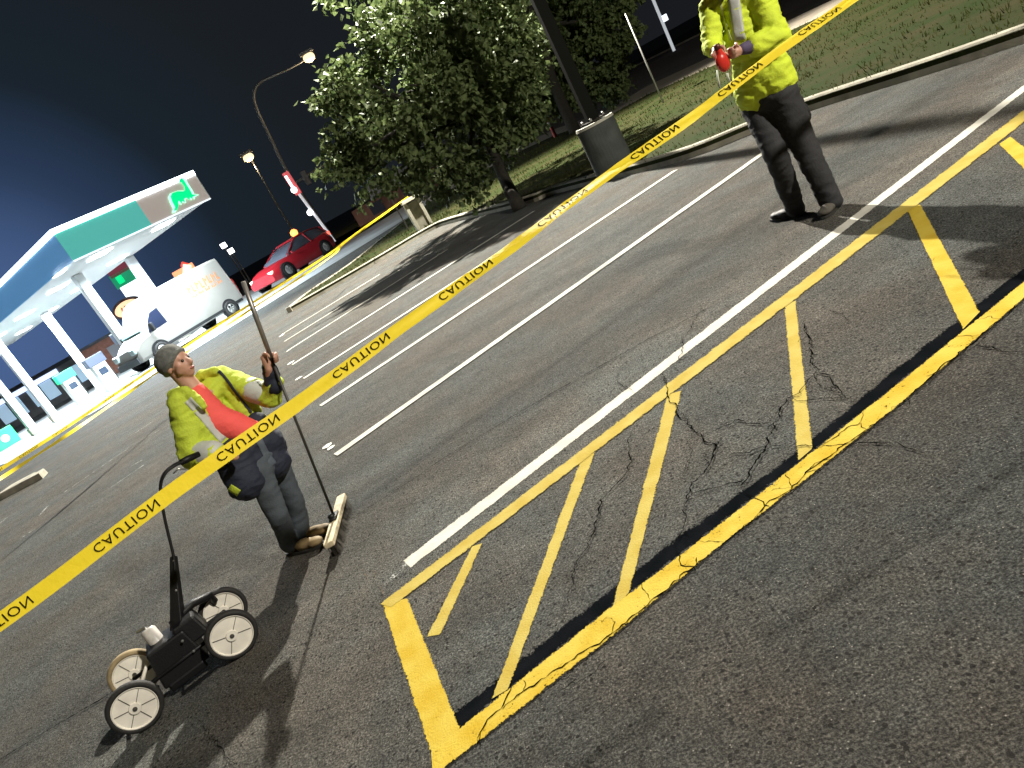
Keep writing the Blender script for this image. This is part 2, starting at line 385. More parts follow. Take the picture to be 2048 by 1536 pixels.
def ribbon(name, e1, e2, m, z, sub=8):
    """e1, e2: the two edges, as lists of photo points on the ground"""
    A = [gp(*p, z) if len(p) == 2 and not isinstance(p, Vector) else Vector((p.x, p.y, z)) for p in e1]
    B = [gp(*p, z) if len(p) == 2 and not isinstance(p, Vector) else Vector((p.x, p.y, z)) for p in e2]
    k = -.10 if m is M_yel_near else -.05; A, B = [a.lerp(b, k) for a, b in zip(A, B)], [b.lerp(a, k) for a, b in zip(A, B)]
    mb = MB(); d = 0
    for i in range(len(A) - 1):
        for k in range(sub):
            t0, t1 = k / sub, (k + 1) / sub
            q = [A[i].lerp(A[i + 1], t0), A[i].lerp(A[i + 1], t1), B[i].lerp(B[i + 1], t1), B[i].lerp(B[i + 1], t0)]
            L = (q[1] - q[0]).length; o = len(mb.v); mb.v += [tuple(p) for p in q]
            mb.face((o + 3, o + 2, o + 1, o), 0, [(d, 1), (d + L, 1), (d + L, 0), (d, 0)]); d += L
    o = mb.build(name, m); struct(o); return o
def stripe(name, p, q, w, m, z, sub=10):
    d = (q - p); d.z = 0; n = Vector((-d.y, d.x, 0)).normalized() * w / 2
    return ribbon(name, [p - n, q - n], [p + n, q + n], m, z, sub)
# black cover-up band and hatched yellow bay
ribbon('black_band', [(905, 1424), (1223, 1172), (1360, 1067), (1591, 903), (1800, 727), (1959, 601), (2048, 531), (2200, 409), (2600, 88)],
       [(920, 1461), (1212, 1226), (1376, 1101), (1600, 925), (1800, 768), (1955, 645), (2048, 567), (2200, 443), (2600, 122)], M_black, 0.0015, 3)
ribbon('yellow_stripe', [(941, 1094), (850, 1274)], [(968, 1085), (884, 1268)], M_yel_thin, 0.003)
ribbon('yellow_stripe', [(1160, 916), (979, 1400)], [(1193, 903), (1020, 1376)], M_yel_thin, 0.003)
ribbon('yellow_stripe', [(1331, 790), (1219, 1222)], [(1367, 780), (1263, 1180)], M_yel_thin, 0.003)
ribbon('yellow_stripe', [(1566, 612), (1592, 925)], [(1594, 600), (1629, 893)], M_yel_thin, 0.003)
ribbon('yellow_stripe', [(1813, 420), (1924, 660)], [(1842, 408), (1961, 622)], M_yel, 0.003)
ribbon('yellow_stripe', [(1997, 289), (2180, 470)], [(2022, 272), (2225, 430)], M_yel, 0.003)
for k_ in (1, 2):
    d_ = Vector((.62 * k_, .17 * k_, 0)); a_, b_ = gp(2010, 280) + d_, gp(2200, 448) + d_; stripe('yellow_stripe', Vector((a_.x, a_.y, 0)), Vector((b_.x, b_.y, 0)), .075, M_yel, .003)
ribbon('yellow_bar', [(762, 1208), (869, 1540)], [(817, 1196), (932, 1478)], M_yel, 0.0042, 14)
ribbon('yellow_line', [(757, 1207), (1600, 562), (2048, 216), (2260, 50)], [(786, 1215), (1600, 594), (2048, 248), (2260, 84)], M_yel_thin, 0.0054, 12)
ribbon('yellow_line', [(862, 1500), (923, 1453), (1210, 1222), (1376, 1097), (1600, 922), (1800, 763), (2048, 562), (2250, 398), (2640, 82)],
       [(866, 1556), (898, 1530), (1300 - 40, 1245), (1428, 1101), (1620, 952), (1800, 808), (2048, 597), (2250, 437), (2640, 124)], M_yel_near, 0.0066, 8)
ribbon('white_line', [(806, 1120), (1600, 511), (2048, 169), (2260, 8)], [(822, 1136), (1600, 531), (2048, 184), (2260, 22)], M_white, 0.003, 14)
ribbon('white_line', [(765, 1168), (806, 1120)], [(771, 1174), (822, 1136)], M_white_w, 0.003, 4)
for a, b, w in (((672, 911), (1530, 305), .105), ((641.6, 812.4), (1351.6, 341), .105), ((608, 757.7), (1062, 466), .10), ((585, 730), (1068, 423), .10),
                ((577, 701), (896, 499), .085), ((569, 683.5), (800, 540), .085), ((563, 670), (760, 549), .085)):
    stripe('white_line', gp(*a), gp(*b), w, M_white_f, 0.008, 16)
def splat(name, c, r, m, z=0.008):
    mb = MB(); n = 16; vs = []
    for k in range(n):
        a = 2 * PI * k / n; rr = r * (0.75 + 0.4 * random.random()); vs.append((c.x + rr * math.cos(a), c.y + rr * math.sin(a), z))
    mb.v = vs; mb.face(range(n)); return struct(mb.build(name, m))
M_splat = mat('white_paint_dab', (0.72, 0.70, 0.64), 0.6, var=0.2, vscale=30)
for p, r in (((655, 893), .055), ((662, 897), .04), ((598, 757), .06), ((582, 726), .07), ((578, 701), .05), ((564, 671), .08)):
    splat('paint_dab', gp(*p), r, M_splat)
# worn ghost marks of an older layout, left side
for a, b, w in (((262, 893), (128, 985), .07), ((288, 930), (222, 975), .07), ((96, 1012), (80, 1030), .09), ((232, 926), (246, 918), .05), ((305, 843), (268, 868), .07),
                ((318, 860), (296, 876), .05), ((70, 1058), (40, 1078), .07), ((285, 920), (263, 932), .07), ((14, 1035), (0, 1047), .12)):
    stripe('worn_white_mark', gp(*a), gp(*b), w, paint('w', (0.5, 0.5, 0.47), 0.30, 0.2) if 'w' in MATS else M_white_w, 0.003, 4)
for a, b, w in (((742, 1130), (770, 1195), .05), ((725, 1140), (742, 1165), .05)):
    stripe('worn_orange_mark', gp(*a), gp(*b), w, paint('o', (0.20, 0.11, 0.04), 0.54, 0.5), 0.008, 4)
# old cracks and the tape's painted shadow: jagged tar-black ribbons over paint and asphalt
M_crack_or_shadow = mat('crack_or_shadow_black', (0.003, 0.003, 0.0025), 1.0, spec=0.0)
def crack_or_shadow(pix, w=0.008, jag=0.010, z=0.0082, branches=True):
    P = [gp(*p, z) for p in pix]; mb = MB(); pts = []
    def lay(pts, w):
        o = len(mb.v)
        for i, p in enumerate(pts):
            d = (pts[min(i + 1, len(pts) - 1)] - pts[max(i - 1, 0)]).normalized(); q = Vector((-d.y, d.x, 0))
            e = math.sin(PI * (i + .5) / (len(pts))) ** 0.35; ww = w * e * random.uniform(0.2, 1.35) * (0.55 + 0.6 * abs(mnoise.noise(p * 6))) / 2
            mb.v += [tuple(p - q * ww), tuple(p + q * ww)]
        for i in range(len(pts) - 1): mb.face((o + 2 * i, o + 2 * i + 2, o + 2 * i + 3, o + 2 * i + 1))
    for a, b in zip(P[:-1], P[1:]):
        n = max(2, int((b - a).length / 0.016)); q = Vector((-(b - a).y, (b - a).x, 0)).normalized(); off = 0.0
        for k in range(n):
            off = off * .72 + random.gauss(0, jag * .55) if k else 0.0
            pts.append(a.lerp(b, k / n) + q * off)
    pts.append(P[-1]); lay(pts, w)
    if branches:
        for _ in range(int(len(pts) / 11)):
            c = random.choice(pts[2:-2]) if len(pts) > 6 else pts[0]; a = random.random() * 2 * PI; L = random.uniform(.03, .16); br = [c]
            for k in range(int(L / .014)):
                a += random.gauss(0, .55); br.append(br[-1] + Vector((math.cos(a), math.sin(a), 0)) * .014)
            if len(br) > 2: lay(br, w * .45)
    return struct(mb.build('asphalt_crack_or_shadow', M_crack_or_shadow))
for pix, w in (([(1270, 845), (1255, 880), (1262, 925), (1253, 945), (1200, 1000), (1190, 1060), (1150, 1130), (1135, 1200), (1128, 1240)], .012),
               ([(1325, 745), (1335, 790), (1352, 820), (1380, 850), (1402, 868), (1432, 890), (1415, 935), (1384, 965), (1380, 985), (1368, 1010), (1366, 1060), (1352, 1095)], .017),
               ([(1610, 640), (1622, 700), (1630, 745), (1660, 750), (1690, 792), (1706, 805)], .015), ([(1630, 745), (1600, 785), (1573, 797), (1548, 845), (1531, 893), (1500, 940), (1484, 972)], .018),
               ([(1573, 795), (1640, 797), (1700, 790)], .013), ([(1420, 865), (1470, 840), (1540, 844)], .014), ([(1531, 893), (1650, 890), (1730, 885), (1800, 888), (1866, 906)], .011),
               ([(1384, 985), (1430, 975), (1490, 957)], .012), ([(1440, 910), (1500, 905), (1530, 893)], .009), ([(1405, 600), (1395, 632), (1366, 675), (1355, 730), (1328, 745)], .010),
               ([(960, 1490), (985, 1430), (1010, 1400), (1022, 1378), (1030, 1350)], .010), ([(1005, 1418), (1075, 1365), (1140, 1322), (1230, 1262), (1300, 1203), (1360, 1150), (1440, 1098)], .013),
               ([(1440, 1098), (1500, 1045), (1532, 1008), (1560, 992), (1640, 925), (1725, 865), (1800, 812)], .014), ([(1800, 812), (1850, 765), (1925, 700), (2000, 640), (2060, 590)], .014),
               ([(1950, 690), (1990, 697), (2050, 703)], .010), ([(1645, 890), (1680, 865), (1722, 845), (1740, 862)], .009), ([(1490, 985), (1520, 1000), (1538, 1012)], .012),
               ([(1232, 740), (1238, 765), (1270, 785)], .007), ([(1380, 850), (1385, 900), (1370, 960)], .007), ([(1690, 790), (1640, 770), (1632, 745)], .008), ([(1700, 805), (1740, 780), (1810, 760)], .006),
               ([(1600, 640), (1660, 620), (1700, 640)], .006), ([(1350, 1100), (1362, 1130), (1390, 1140)], .008), ([(470, 1540), (430, 1480), (400, 1430)], .007),
               ([(1120, 1380), (1180, 1350), (1240, 1300)], .006)):
    crack_or_shadow(pix, w * .72)
for pix, w in (([(688, 1046), (800, 975), (905, 905), (1100, 788), (1300, 676), (1480, 585)], .014), ([(-20, 1530), (110, 1452), (235, 1378), (300, 1330)], .016), ([(700, 1030), (840, 1005), (900, 960)], .006)):  # the long ribbons paint the near tape's cast shadow onto the ground
    crack_or_shadow(pix, w * .8, 0.004, branches=False)
# grass blades
def grass_blades():
    poly = [(p.x, p.y) for p in KP] + [(p.x, p.y) for p in FAR[::-1]]
    A = np.array(poly)
    def inside(x, y):
        c = False; j = len(A) - 1
        for i in range(len(A)):
            if (A[i, 1] > y) != (A[j, 1] > y) and x < (A[j, 0] - A[i, 0]) * (y - A[i, 1]) / (A[j, 1] - A[i, 1]) + A[i, 0]: c = not c
            j = i
        return c
    mb = MB(); n = 0; tries = 0
    while n < 16000 and tries < 90000:
        tries += 1; y = 4.5 + 27 * random.random() ** 1.6; x = random.uniform(-4, 13)
        if not inside(x, y): continue
        k = mnoise.noise(Vector((x * 1.1, y * 1.1, 0)))
        if random.random() > 0.62 + k * 0.8: continue
        h = random.uniform(.025, .075) * (1 + k); a = random.random() * 2 * PI; w = random.uniform(.004, .008) * (1 + y / 14); dx, dy = math.cos(a) * w, math.sin(a) * w
        lx, ly = random.gauss(0, .02), random.gauss(0, .02); z = 0.12; o = len(mb.v)
        mb.v += [(x - dx, y - dy, z), (x + dx, y + dy, z), (x + lx, y + ly, z + h)]; mb.face((o, o + 1, o + 2)); n += 1
    o = mb.build('grass', mat('grass_blade', (0.030, 0.050, 0.009), 0.8, spec=0.1, transl=0.3, vscale=2.0, col2=(0.060, 0.055, 0.018)))
    tag(o, 'short patchy grass blades over the lawn', 'grass', kind='stuff')
grass_blades()

# ------------------------------------------------------------ caution tapes
M_tape = mat('yellow_tape_plastic', (0.82, 0.63, 0.030), 0.5, transl=0.12, var=0.0, bump=0.25, bscale=35)
M_ink = mat('black_ink', (0.010, 0.009, 0.006), 0.95, spec=0.0)
TW = 0.070
def cc(p):                                                  # camera space point -> world
    return RW @ Vector(p) + Vector((0, 0, HC))
def tape_frame(k):
    """point on the near tape, its direction and its width direction, k = number of the printed word"""
    def P(k):
        Z = 3.1 * (1 + 0.0396 * k); u = (-819 + 223.9 * k) / (1 + 0.0396 * k); v = (322 - 174 * k) / (1 + 0.0396 * k)
        return cc((u / F * Z, v / F * Z, Z))
    p = P(k); d = (P(k + .01) - p).normalized(); up = Vector((0, 0, 1)); q = (up - d * up.dot(d)).normalized()
    tw = R(-5) - R(53) * sst((k + 0.2) / 3.9) + R(2.5) * math.sin(k * 2.7)
    q = Matrix.Rotation(tw, 3, d) @ q
    p = p + q * 0.004 * math.sin(k * 1.9) + Vector((0, 0, 1)) * 0.004 * math.sin(k * 3.1)
    return p, d, q
def text_mesh(s, size=1.0, bold=0.0, spacing=1.0):
    c = bpy.data.curves.new('t', 'FONT'); c.body = s; c.size = size; c.offset = bold; c.space_character = spacing; c.resolution_u = 3
    o = bpy.data.objects.new('t', c); COL.objects.link(o)
    dg = bpy.context.evaluated_depsgraph_get(); dg.update(); me = bpy.data.meshes.new_from_object(o.evaluated_get(dg))
    bm = bmesh.new(); bm.from_mesh(me); bmesh.ops.triangulate(bm, faces=bm.faces); 
    for _ in range(1): bmesh.ops.subdivide_edges(bm, edges=[e for e in bm.edges if e.calc_length() > size * 0.25], cuts=1)
    bmesh.ops.triangulate(bm, faces=bm.faces)
    vs = [v.co.copy() for v in bm.verts]; fs = [tuple(v.index for v in f.verts) for f in bm.faces]; bm.free()
    bpy.data.objects.remove(o); bpy.data.curves.remove(c); bpy.data.meshes.remove(me)
    x0 = min(v.x for v in vs); x1 = max(v.x for v in vs); y0 = min(v.y for v in vs); y1 = max(v.y for v in vs)
    return [((v.x - x0) / (x1 - x0), (v.y - y0) / (y1 - y0)) for v in vs], fs
def build_tape():
    root = empty('caution_tape', tape_frame(4)[0], 'yellow tape strung across the foreground with black mirrored CAUTION lettering', 'caution tape')
    mb = MB(); n = 340; k0, k1 = -3.2, 12.5
    for i in range(n + 1):
        k = k0 + (k1 - k0) * i / n; p, d, q = tape_frame(k); nrm = d.cross(q)
        for j, s in enumerate((-.5, -.25, 0, .25, .5)):
            w = 0.0075 * mnoise.noise(Vector((k * 2.1, s * 1.6, 0))) + 0.0030 * mnoise.noise(Vector((k * 7.5, s * 3.0, 4)))
            mb.v.append(tuple(p + q * TW * s + nrm * (w + 0.003 * (1 - 4 * s * s) * sst((k - 3) / 4))))
    for i in range(n):
        for j in range(4): mb.face((i * 5 + j, i * 5 + j + 1, (i + 1) * 5 + j + 1, (i + 1) * 5 + j))
    mb.build('tape_strip', M_tape, root, True)
    tv, tf = text_mesh('CAUTION', 1.0, 0.0, 1.12)
    for w in range(-2, 10):
        ink = MB(); o = 0
        for (a, b) in tv:
            k = w - 0.06 + a * 0.51; p, d, q = tape_frame(k); nrm = d.cross(q)
            toward = (Vector((0, 0, HC)) - p).dot(nrm); nn = nrm if toward > 0 else -nrm
            s = 0.30 - 0.55 * b                                # upside down: seen from the back of the tape
            wv = 0.0075 * mnoise.noise(Vector((k * 2.1, s * 1.6, 0))) + 0.0030 * mnoise.noise(Vector((k * 7.5, s * 3.0, 4))) + 0.003 * (1 - 4 * s * s) * sst((k - 3) / 4)
            ink.v.append(tuple(p + q * TW * s + nrm * wv + nn * 0.0042))
        for f in tf: ink.face([i + o for i in f])
        ink.build('lettering', M_ink, root)
build_tape()
def far_tape():
    # second tape, tied to the concrete pedestal and running left past the bays
    P = [Vector((0.02, 24.2, 1.08)), gp(700, 476, 0.98), gp(654, 511, 0.95), gp(517, 598, 0.92), gp(376, 690, 0.90), gp(260, 768, 0.92), gp(130, 856, 0.93), gp(0, 939, 0.95), gp(-160, 1040, 0.98)]
    root = empty('caution_tape', P[4], 'distant doubled yellow tape tied to the concrete pedestal, passing below the van', 'caution tape')
    Q = smooth_path(P, 10)
    for s, (dz, tw) in enumerate(((0.0, 0.2), (-0.095, 0.9))):
        mb = MB(); n = len(Q)
        for i, p in enumerate(Q):
            d = (Q[min(i + 1, n - 1)] - Q[max(i - 1, 0)]).normalized(); up = Vector((0, 0, 1)); q = (up - d * up.dot(d)).normalized()
            q = Matrix.Rotation(tw * math.sin(i * .35 + s), 3, d) @ q; c = p + Vector((0, 0, dz * sst(i / 30.0)))
            mb.v += [tuple(c - q * .024), tuple(c + q * .024)]
        for i in range(n - 1): mb.face((2 * i, 2 * i + 1, 2 * i + 3, 2 * i + 2))
        mb.build('tape_strip', M_tape, root, True)
    tv, tf = text_mesh('CAUTION', 1.0, 0.0, 1.12)
    cum = [0]
    for a, b in zip(Q[:-1], Q[1:]): cum.append(cum[-1] + (b - a).length)
    def pos(L):
        i = max(0, min(len(Q) - 2, int(np.searchsorted(cum, L)) - 1)); t = (L - cum[i]) / (cum[i + 1] - cum[i]); return Q[i].lerp(Q[i + 1], t), (Q[i + 1] - Q[i]).normalized(), i + t
    L = 0.4
    while L < cum[-1] - 1:
        ink = MB(); o = 0
        for a, b in tv:
            p, d, it = pos(L + (1 - a) * 0.32); up = Vector((0, 0, 1)); q = (up - d * up.dot(d)).normalized(); q = Matrix.Rotation(0.2 * math.sin(it * .35), 3, d) @ q
            nn = d.cross(q); nn = nn if (Vector((0, 0, HC)) - p).dot(nn) > 0 else -nn
            ink.v.append(tuple(p + q * (-0.015 + 0.030 * (1 - b)) + nn * 0.004))
        for f in tf: ink.face([i + o for i in f])
        ink.build('lettering', M_ink, root); L += 0.606
far_tape()

# ------------------------------------------------------------ striping machine
def striping_machine():
    A = gp(270, 1460, 0); B = gp(460, 1325, 0); d = (B - A).normalized(); n = Vector((-d.y, d.x, 0)); rw = 0.128
    A = gp(270, 1414, rw); B = gp(463, 1269, rw)
    d = (B - A).normalized(); n = Vector((-d.y, d.x, 0))
    root = empty('line_striping_machine', ((A + B) / 2).to_2d().to_3d(), 'black four wheeled line striping cart with white wheels and a spray can', 'striping machine')
    blk = mat('black_plastic', (0.006, 0.006, 0.007), 0.5, spec=0.25, bump=0.15, bscale=120); rub = mat('tyre_rubber', (0.014, 0.013, 0.012), 0.75, bump=0.4, bscale=90)
    wht = mat('white_wheel_plastic', (0.74, 0.70, 0.62), 0.45, var=0.10, vscale=14); grv = mat('wheel_groove', (0.05, 0.045, 0.04), 0.7)
    tan = mat('dusty_tyre', (0.26, 0.20, 0.11), 0.8, var=0.25, vscale=20); steel = mat('brushed_steel', (0.55, 0.55, 0.54), 0.3, metal=0.9)
    C_ = A + n * 0.40; D_ = B + n * 0.37
    for i, c in enumerate((A, B, C_, D_)):
        near = i < 2; ax = -n
        tyre = MB().lathe(c - ax * .02, ax, [(0, .105), (.0, .119), (.006, .127), (.020, .1295), (.034, .127), (.040, .119), (.040, .105), (0, .105)], 40)
        w = tyre.build('wheel', tan if i == 2 else rub, root, True)
        if i == 2: w['label'] = 'paint dusted tan wheel'
        rim = MB().lathe(c - ax * .012, ax, [(0, 0), (0, .107), (.029, .107), (.031, .101), (.023, .097), (.025, .03), (.034, .027), (.036, .0)], 40)
        rim.build('rim', wht, w, False)
        sp = MB(); u = Vector((0, 0, 1)); v = ax.cross(u)
        for k in range(6 if i != 1 else 4):
            a = (0.22 + k * PI / 3) if i != 1 else (0.35, 2.35, 3.45, 5.3)[k]; rd = v * math.cos(a) + u * math.sin(a); tt = ax.cross(rd)
            p = c + ax * 0.0130
            sp.extrude([p + rd * .028 - tt * .0016, p + rd * .094 - tt * .0013, p + rd * .094 + tt * .0013, p + rd * .028 + tt * .0016], ax * .0022)
        sp.lathe(c + ax * 0.020, ax, [(0, .012), (.006, .011), (.008, 0)], 16)
        sp.build('spokes', grv, w)
        if i == 0: pass
    # axles and chassis
    ch = MB()
    ch.tube([A + n * .01, C_ - n * .01], .009, 10); ch.tube([B + n * .01, D_ - n * .01], .009, 10)
    for s in (.10, .30):
        ch.tube([A + n * s + Vector((0, 0, .01)), B + n * s + Vector((0, 0, .015))], .011, 8)
    mid = (A + B) / 2 + n * .2
    ch.build('axle', blk, root, True)
    rot = Matrix((d, n, Vector((0, 0, 1)))).transposed()
    hs = MB(); hs.box(mid + d * -.015 + Vector((0, 0, .035)), (.25, .22, .20), rot, taper=.8); hs.box(mid + d * .10 + Vector((0, 0, .10)), (.16, .18, .12), rot, taper=.75)
    hs.box(mid + d * -.02 + n * -.10 + Vector((0, 0, -.075)), (.20, .03, .05), rot)
    hs.build('housing', blk, root, False, .012)
    fn = MB()
    fn.tube([mid + d * .05 + Vector((0, 0, .16)), mid + d * .17 + n * .06 + Vector((0, 0, .17)), D_ + Vector((0, 0, .13)) - n * .05, D_ + Vector((0, 0, .08)) - n * .03], [.024, .022, .020, .016], 10)
    fn.build('rear_bracket', blk, root, True)
    sk = MB(); q = mid - n * .17; sk.box(q + Vector((0, 0, -.105)) + d * .02, (.20, .008, .012), rot); sk.box(q + Vector((0, 0, -.105)) - d * .07 + n * .04, (.006, .09, .010), rot); sk.build('skid_bar', blk, root)
    # stem, rods and handlebar
    b0 = mid + d * .06 + Vector((0, 0, .12)); s1 = at(347, 1112, 3.72); st = MB(); m1 = b0.lerp(s1, .5)
    sd = (s1 - b0).normalized(); sn = sd.cross(n).normalized()
    rt = Matrix((sn, n, sd)).transposed()
    st.tube([b0, m1, s1], [.046, .034, .022], 4); st.build('stem', blk, root, False, .006)
    for t in (.95, .55, .1):
        MB().lathe(b0.lerp(s1, t) - n * (.036 - .018 * t), -n, [(0, .006), (.004, .006), (.006, 0)], 8).build('bolt', steel, root)
    for p in (mid - n * .118 + Vector((0, 0, .10)) + d * .06, mid - n * .118 + d * .07 + Vector((0, 0, .02))): MB().lathe(p, -n, [(0, .007), (.005, .007), (.007, 0)], 8).build('bolt', steel, root)
    rods = MB(); off = sn * .016
    P = [b0.lerp(s1, .8), s1, at(330, 1040, 3.78), at(322, 990, 3.82), at(322, 965, 3.84), at(331, 945, 3.86), at(350, 930, 3.90), at(368, 922, 3.94)]
    P = smooth_path(P, 5)
    rods.tube([p + n * .018 for p in P], .008, 8); rods.tube([p - n * .018 for p in P], .008, 8)
    rods.build('handle_rod', blk, root, True)
    gr = MB(); gr.tube([at(362, 925, 3.93), at(378, 917, 3.97), at(398, 908, 4.01)], [.017, .019, .016], 12); gr.build('grip', blk, root, True)
    lv = MB(); lv.tube([at(347, 947, 3.90), at(356, 938, 3.90), at(372, 938, 3.93)], [.004, .006, .004], 6); lv.build('trigger', steel, root, True)
    # inverted spray can and its white lever
    c0 = at(334, 1306, 3.52); c1 = at(300, 1266, 3.56)
    can = MB().lathe(c0, c1 - c0, [(-.02, 0), (-.02, .034), (-.012, .038), (.150, .038), (.160, .028), (.162, .012)], 28)
    cn = can.build('paint_can', mat('white_can_label', (0.45, 0.43, 0.41), 0.4, var=0.2, vscale=30), root, True)
    ax = (c1 - c0).normalized(); cp = MB().lathe(c0 + ax * .158, ax, [(0, .012), (.012, .012), (.014, .0)], 16); cp.tube([c0 + ax * .172, c0 + ax * .172 + Vector((-.05, 0, .0))], .008, 8)
    cp.build('nozzle', steel, cn)
    lev = MB(); lev.tube([at(300, 1306, 3.50), at(292, 1335, 3.46), at(284, 1364, 3.42)], [.005, .009, .012], 8); lev.build('lever', wht, root, True)
striping_machine()

# ------------------------------------------------------------ push broom
PB0 = gp(661, 1040, 0.105); PB1 = at(486, 563, 4.30)
def on_pole(px, py):
    best = min(range(401), key=lambda i: (lambda q: (q[0] - px) ** 2 + (q[1] - py) ** 2)(prj(PB0.lerp(PB1, i / 400.0))))
    return PB0.lerp(PB1, best / 400.0)
def prj(P):
    c = RW.transposed() @ (Vector(P) - Vector((0, 0, HC))); return (1024 + F * c.x / c.z, 768 + F * c.y / c.z)
def push_broom():
    a, b = gp(686, 996, .075), gp(660, 1094, .075); c = (a + b) / 2; d = (b - a).normalized(); q = Vector((-d.y, d.x, 0))
    root = empty('push_broom', (c.x, c.y, 0), 'push broom with wooden block and long pole held by the worker in the beanie', 'broom')
    wood = mat('pale_wood', (0.50, 0.42, 0.28), 0.7, var=0.3, vscale=25, bump=0.3)
    L = (b - a).length; rot = Matrix((d, q, Vector((0, 0, 1)))).transposed(); blk = MB(); blk.box(c + Vector((0, 0, .012)), (L, .062, .035), rot); blk.build('block', wood, root, False, .006)
    br = MB(); 
    for i in range(900):
        u, v = random.uniform(-.48, .48) * L, random.uniform(-.026, .026); p = c + d * u + q * v + Vector((0, 0, -.004)); t = Vector((random.gauss(0, .006), random.gauss(0, .006), -.070)) + q * v * .5
        e = d * .0016; br.add([p - e, p + e, p + t + e, p + t - e], [(0, 1, 2, 3)])
    br.build('bristles', mat('dark_bristles', (0.05, 0.042, 0.03), 0.9), root)
    fe = MB(); fe.tube([c + Vector((0, 0, .03)), PB0.lerp(PB1, .02)], [.022, .018], 10); fe.box(c + Vector((0, 0, .036)), (.10, .05, .014), rot); fe.build('socket', mat('black_steel', (0.012, 0.012, 0.012), 0.5), root, True)
    h = on_pole(541, 716); pl = MB(); pl.tube([c + Vector((0, 0, .03)), h], .0085, 10); pl.build('lower_pole', mat('dark_pole', (0.03, 0.028, 0.024), 0.45), root, True)
    pu = MB(); pu.tube([h, PB1], .0135, 12); pu.build('upper_pole', mat('worn_aluminium_pole', (0.26, 0.24, 0.22), 0.38, metal=0.6), root, True)
push_broom()

# ------------------------------------------------------------ people
skin = mat('skin', (0.46, 0.25, 0.18), 0.5, var=0.10, vscale=9)
hiviz = mat('hi_vis_yellow_cloth', (0.42, 0.51, 0.035), 0.8, var=0.10, vscale=7, bump=0.4, bscale=90)
hiviz2 = mat('hi_vis_bright_yellow_cloth', (0.58, 0.70, 0.035), 0.8, var=0.08, vscale=7, bump=0.4, bscale=90)
navy = mat('navy_cloth', (0.010, 0.014, 0.030), 0.8, bump=0.3, bscale=70)
refl = mat('reflective_tape', (0.44, 0.45, 0.42), 0.6, metal=0.0, bump=0.3, bscale=40)
jeans = mat('faded_denim', (0.050, 0.062, 0.075), 0.85, var=0.25, vscale=6, bump=0.4, bscale=120)
dkpant = mat('charcoal_work_trousers', (0.022, 0.022, 0.025), 0.85, var=0.25, vscale=5, bump=0.4, bscale=90)
def C(p0, r0, p1, r1): return ('c', p0, r0, p1, r1)
def hand_prims(wrist, palm, fdir, side, curl_axis, s=1.0, curls=(1.0, 1.15, 1.2, 1.1), grip=1.0):
    """palm block and five curled fingers. fdir: fingers' direction, side: towards the little finger, curl_axis: normal of the palm on the gripping side"""
    f = fdir.normalized(); sd = (side - f * side.dot(f)).normalized(); nm = (curl_axis - f * curl_axis.dot(f)); nm = (nm - sd * nm.dot(sd)).normalized()
    P = [C(wrist, .024 * s, palm - f * .01, .024 * s)]
    for k in range(4):
        o = (k - 1.5) * .0185 * s; kn = palm + f * .038 * s + sd * o; P.append(C(palm - f * .03 * s + sd * o * .8, .014 * s, kn, .0115 * s))
        L = (.036, .041, .038, .030)[k] * s; a = 0; p = kn; r = .0098 * s
        for j, fr in enumerate((1.0, .72, .58)):
            a += (.75, 1.0, .75)[j] * curls[k] * grip; q = p + (f * math.cos(a) + nm * math.sin(a)) * L * fr; P.append(C(p, r, q, r * .88)); p = q; r *= .90
    t0 = palm - f * .02 * s - sd * .026 * s; t1 = t0 + (-sd * .5 + f * .35 + nm * .55).normalized() * .034 * s; t2 = t1 + (f * .5 + nm * .75 + sd * .25).normalized() * .028 * s; t3 = t2 + (nm * .6 + sd * .6 + f * .2).normalized() * .024 * s
    P += [C(t0, .015 * s, t1, .0125 * s), C(t1, .0122 * s, t2, .0105 * s), C(t2, .0105 * s, t3, .009 * s)]
    return P
def head_prims(c, fwd, up, s=1.0):
    """c: centre of the skull; s = 1 for a 23 cm tall head"""
    fwd = fwd.normalized(); up = (up - fwd * up.dot(fwd)).normalized(); rt = fwd.cross(up)
    e = lambda o, a, b, g_: ('e', c + (fwd * o[0] + rt * o[1] + up * o[2]) * s, fwd * a * s, rt * b * s, up * g_ * s)
    p = lambda *o: c + (fwd * o[0] + rt * o[1] + up * o[2]) * s
    return [e((-.010, 0, .025), .097, .077, .088), e((.030, 0, -.030), .062, .062, .078), e((.050, 0, -.085), .034, .032, .026),
            C(p(.082, 0, .012), .010 * s, p(.108, 0, -.026), .014 * s), C(p(.100, 0, -.030), .010 * s, p(.092, .012, -.032), .009 * s), C(p(.100, 0, -.030), .010 * s, p(.092, -.012, -.032), .009 * s),
            C(p(.074, -.035, .020), .012 * s, p(.074, .035, .020), .012 * s), C(p(.082, -.018, -.058), .009 * s, p(.082, .018, -.058), .009 * s), C(p(.078, -.016, -.070), .010 * s, p(.078, .016, -.070), .010 * s),
            C(p(.050, .045, -.015), .024 * s, p(.030, .050, -.050), .020 * s), C(p(.050, -.045, -.015), .024 * s, p(.030, -.050, -.050), .020 * s),
            e((-.008, .078, -.010), .020, .008, .032), e((-.008, -.078, -.010), .020, .008, .032)], p
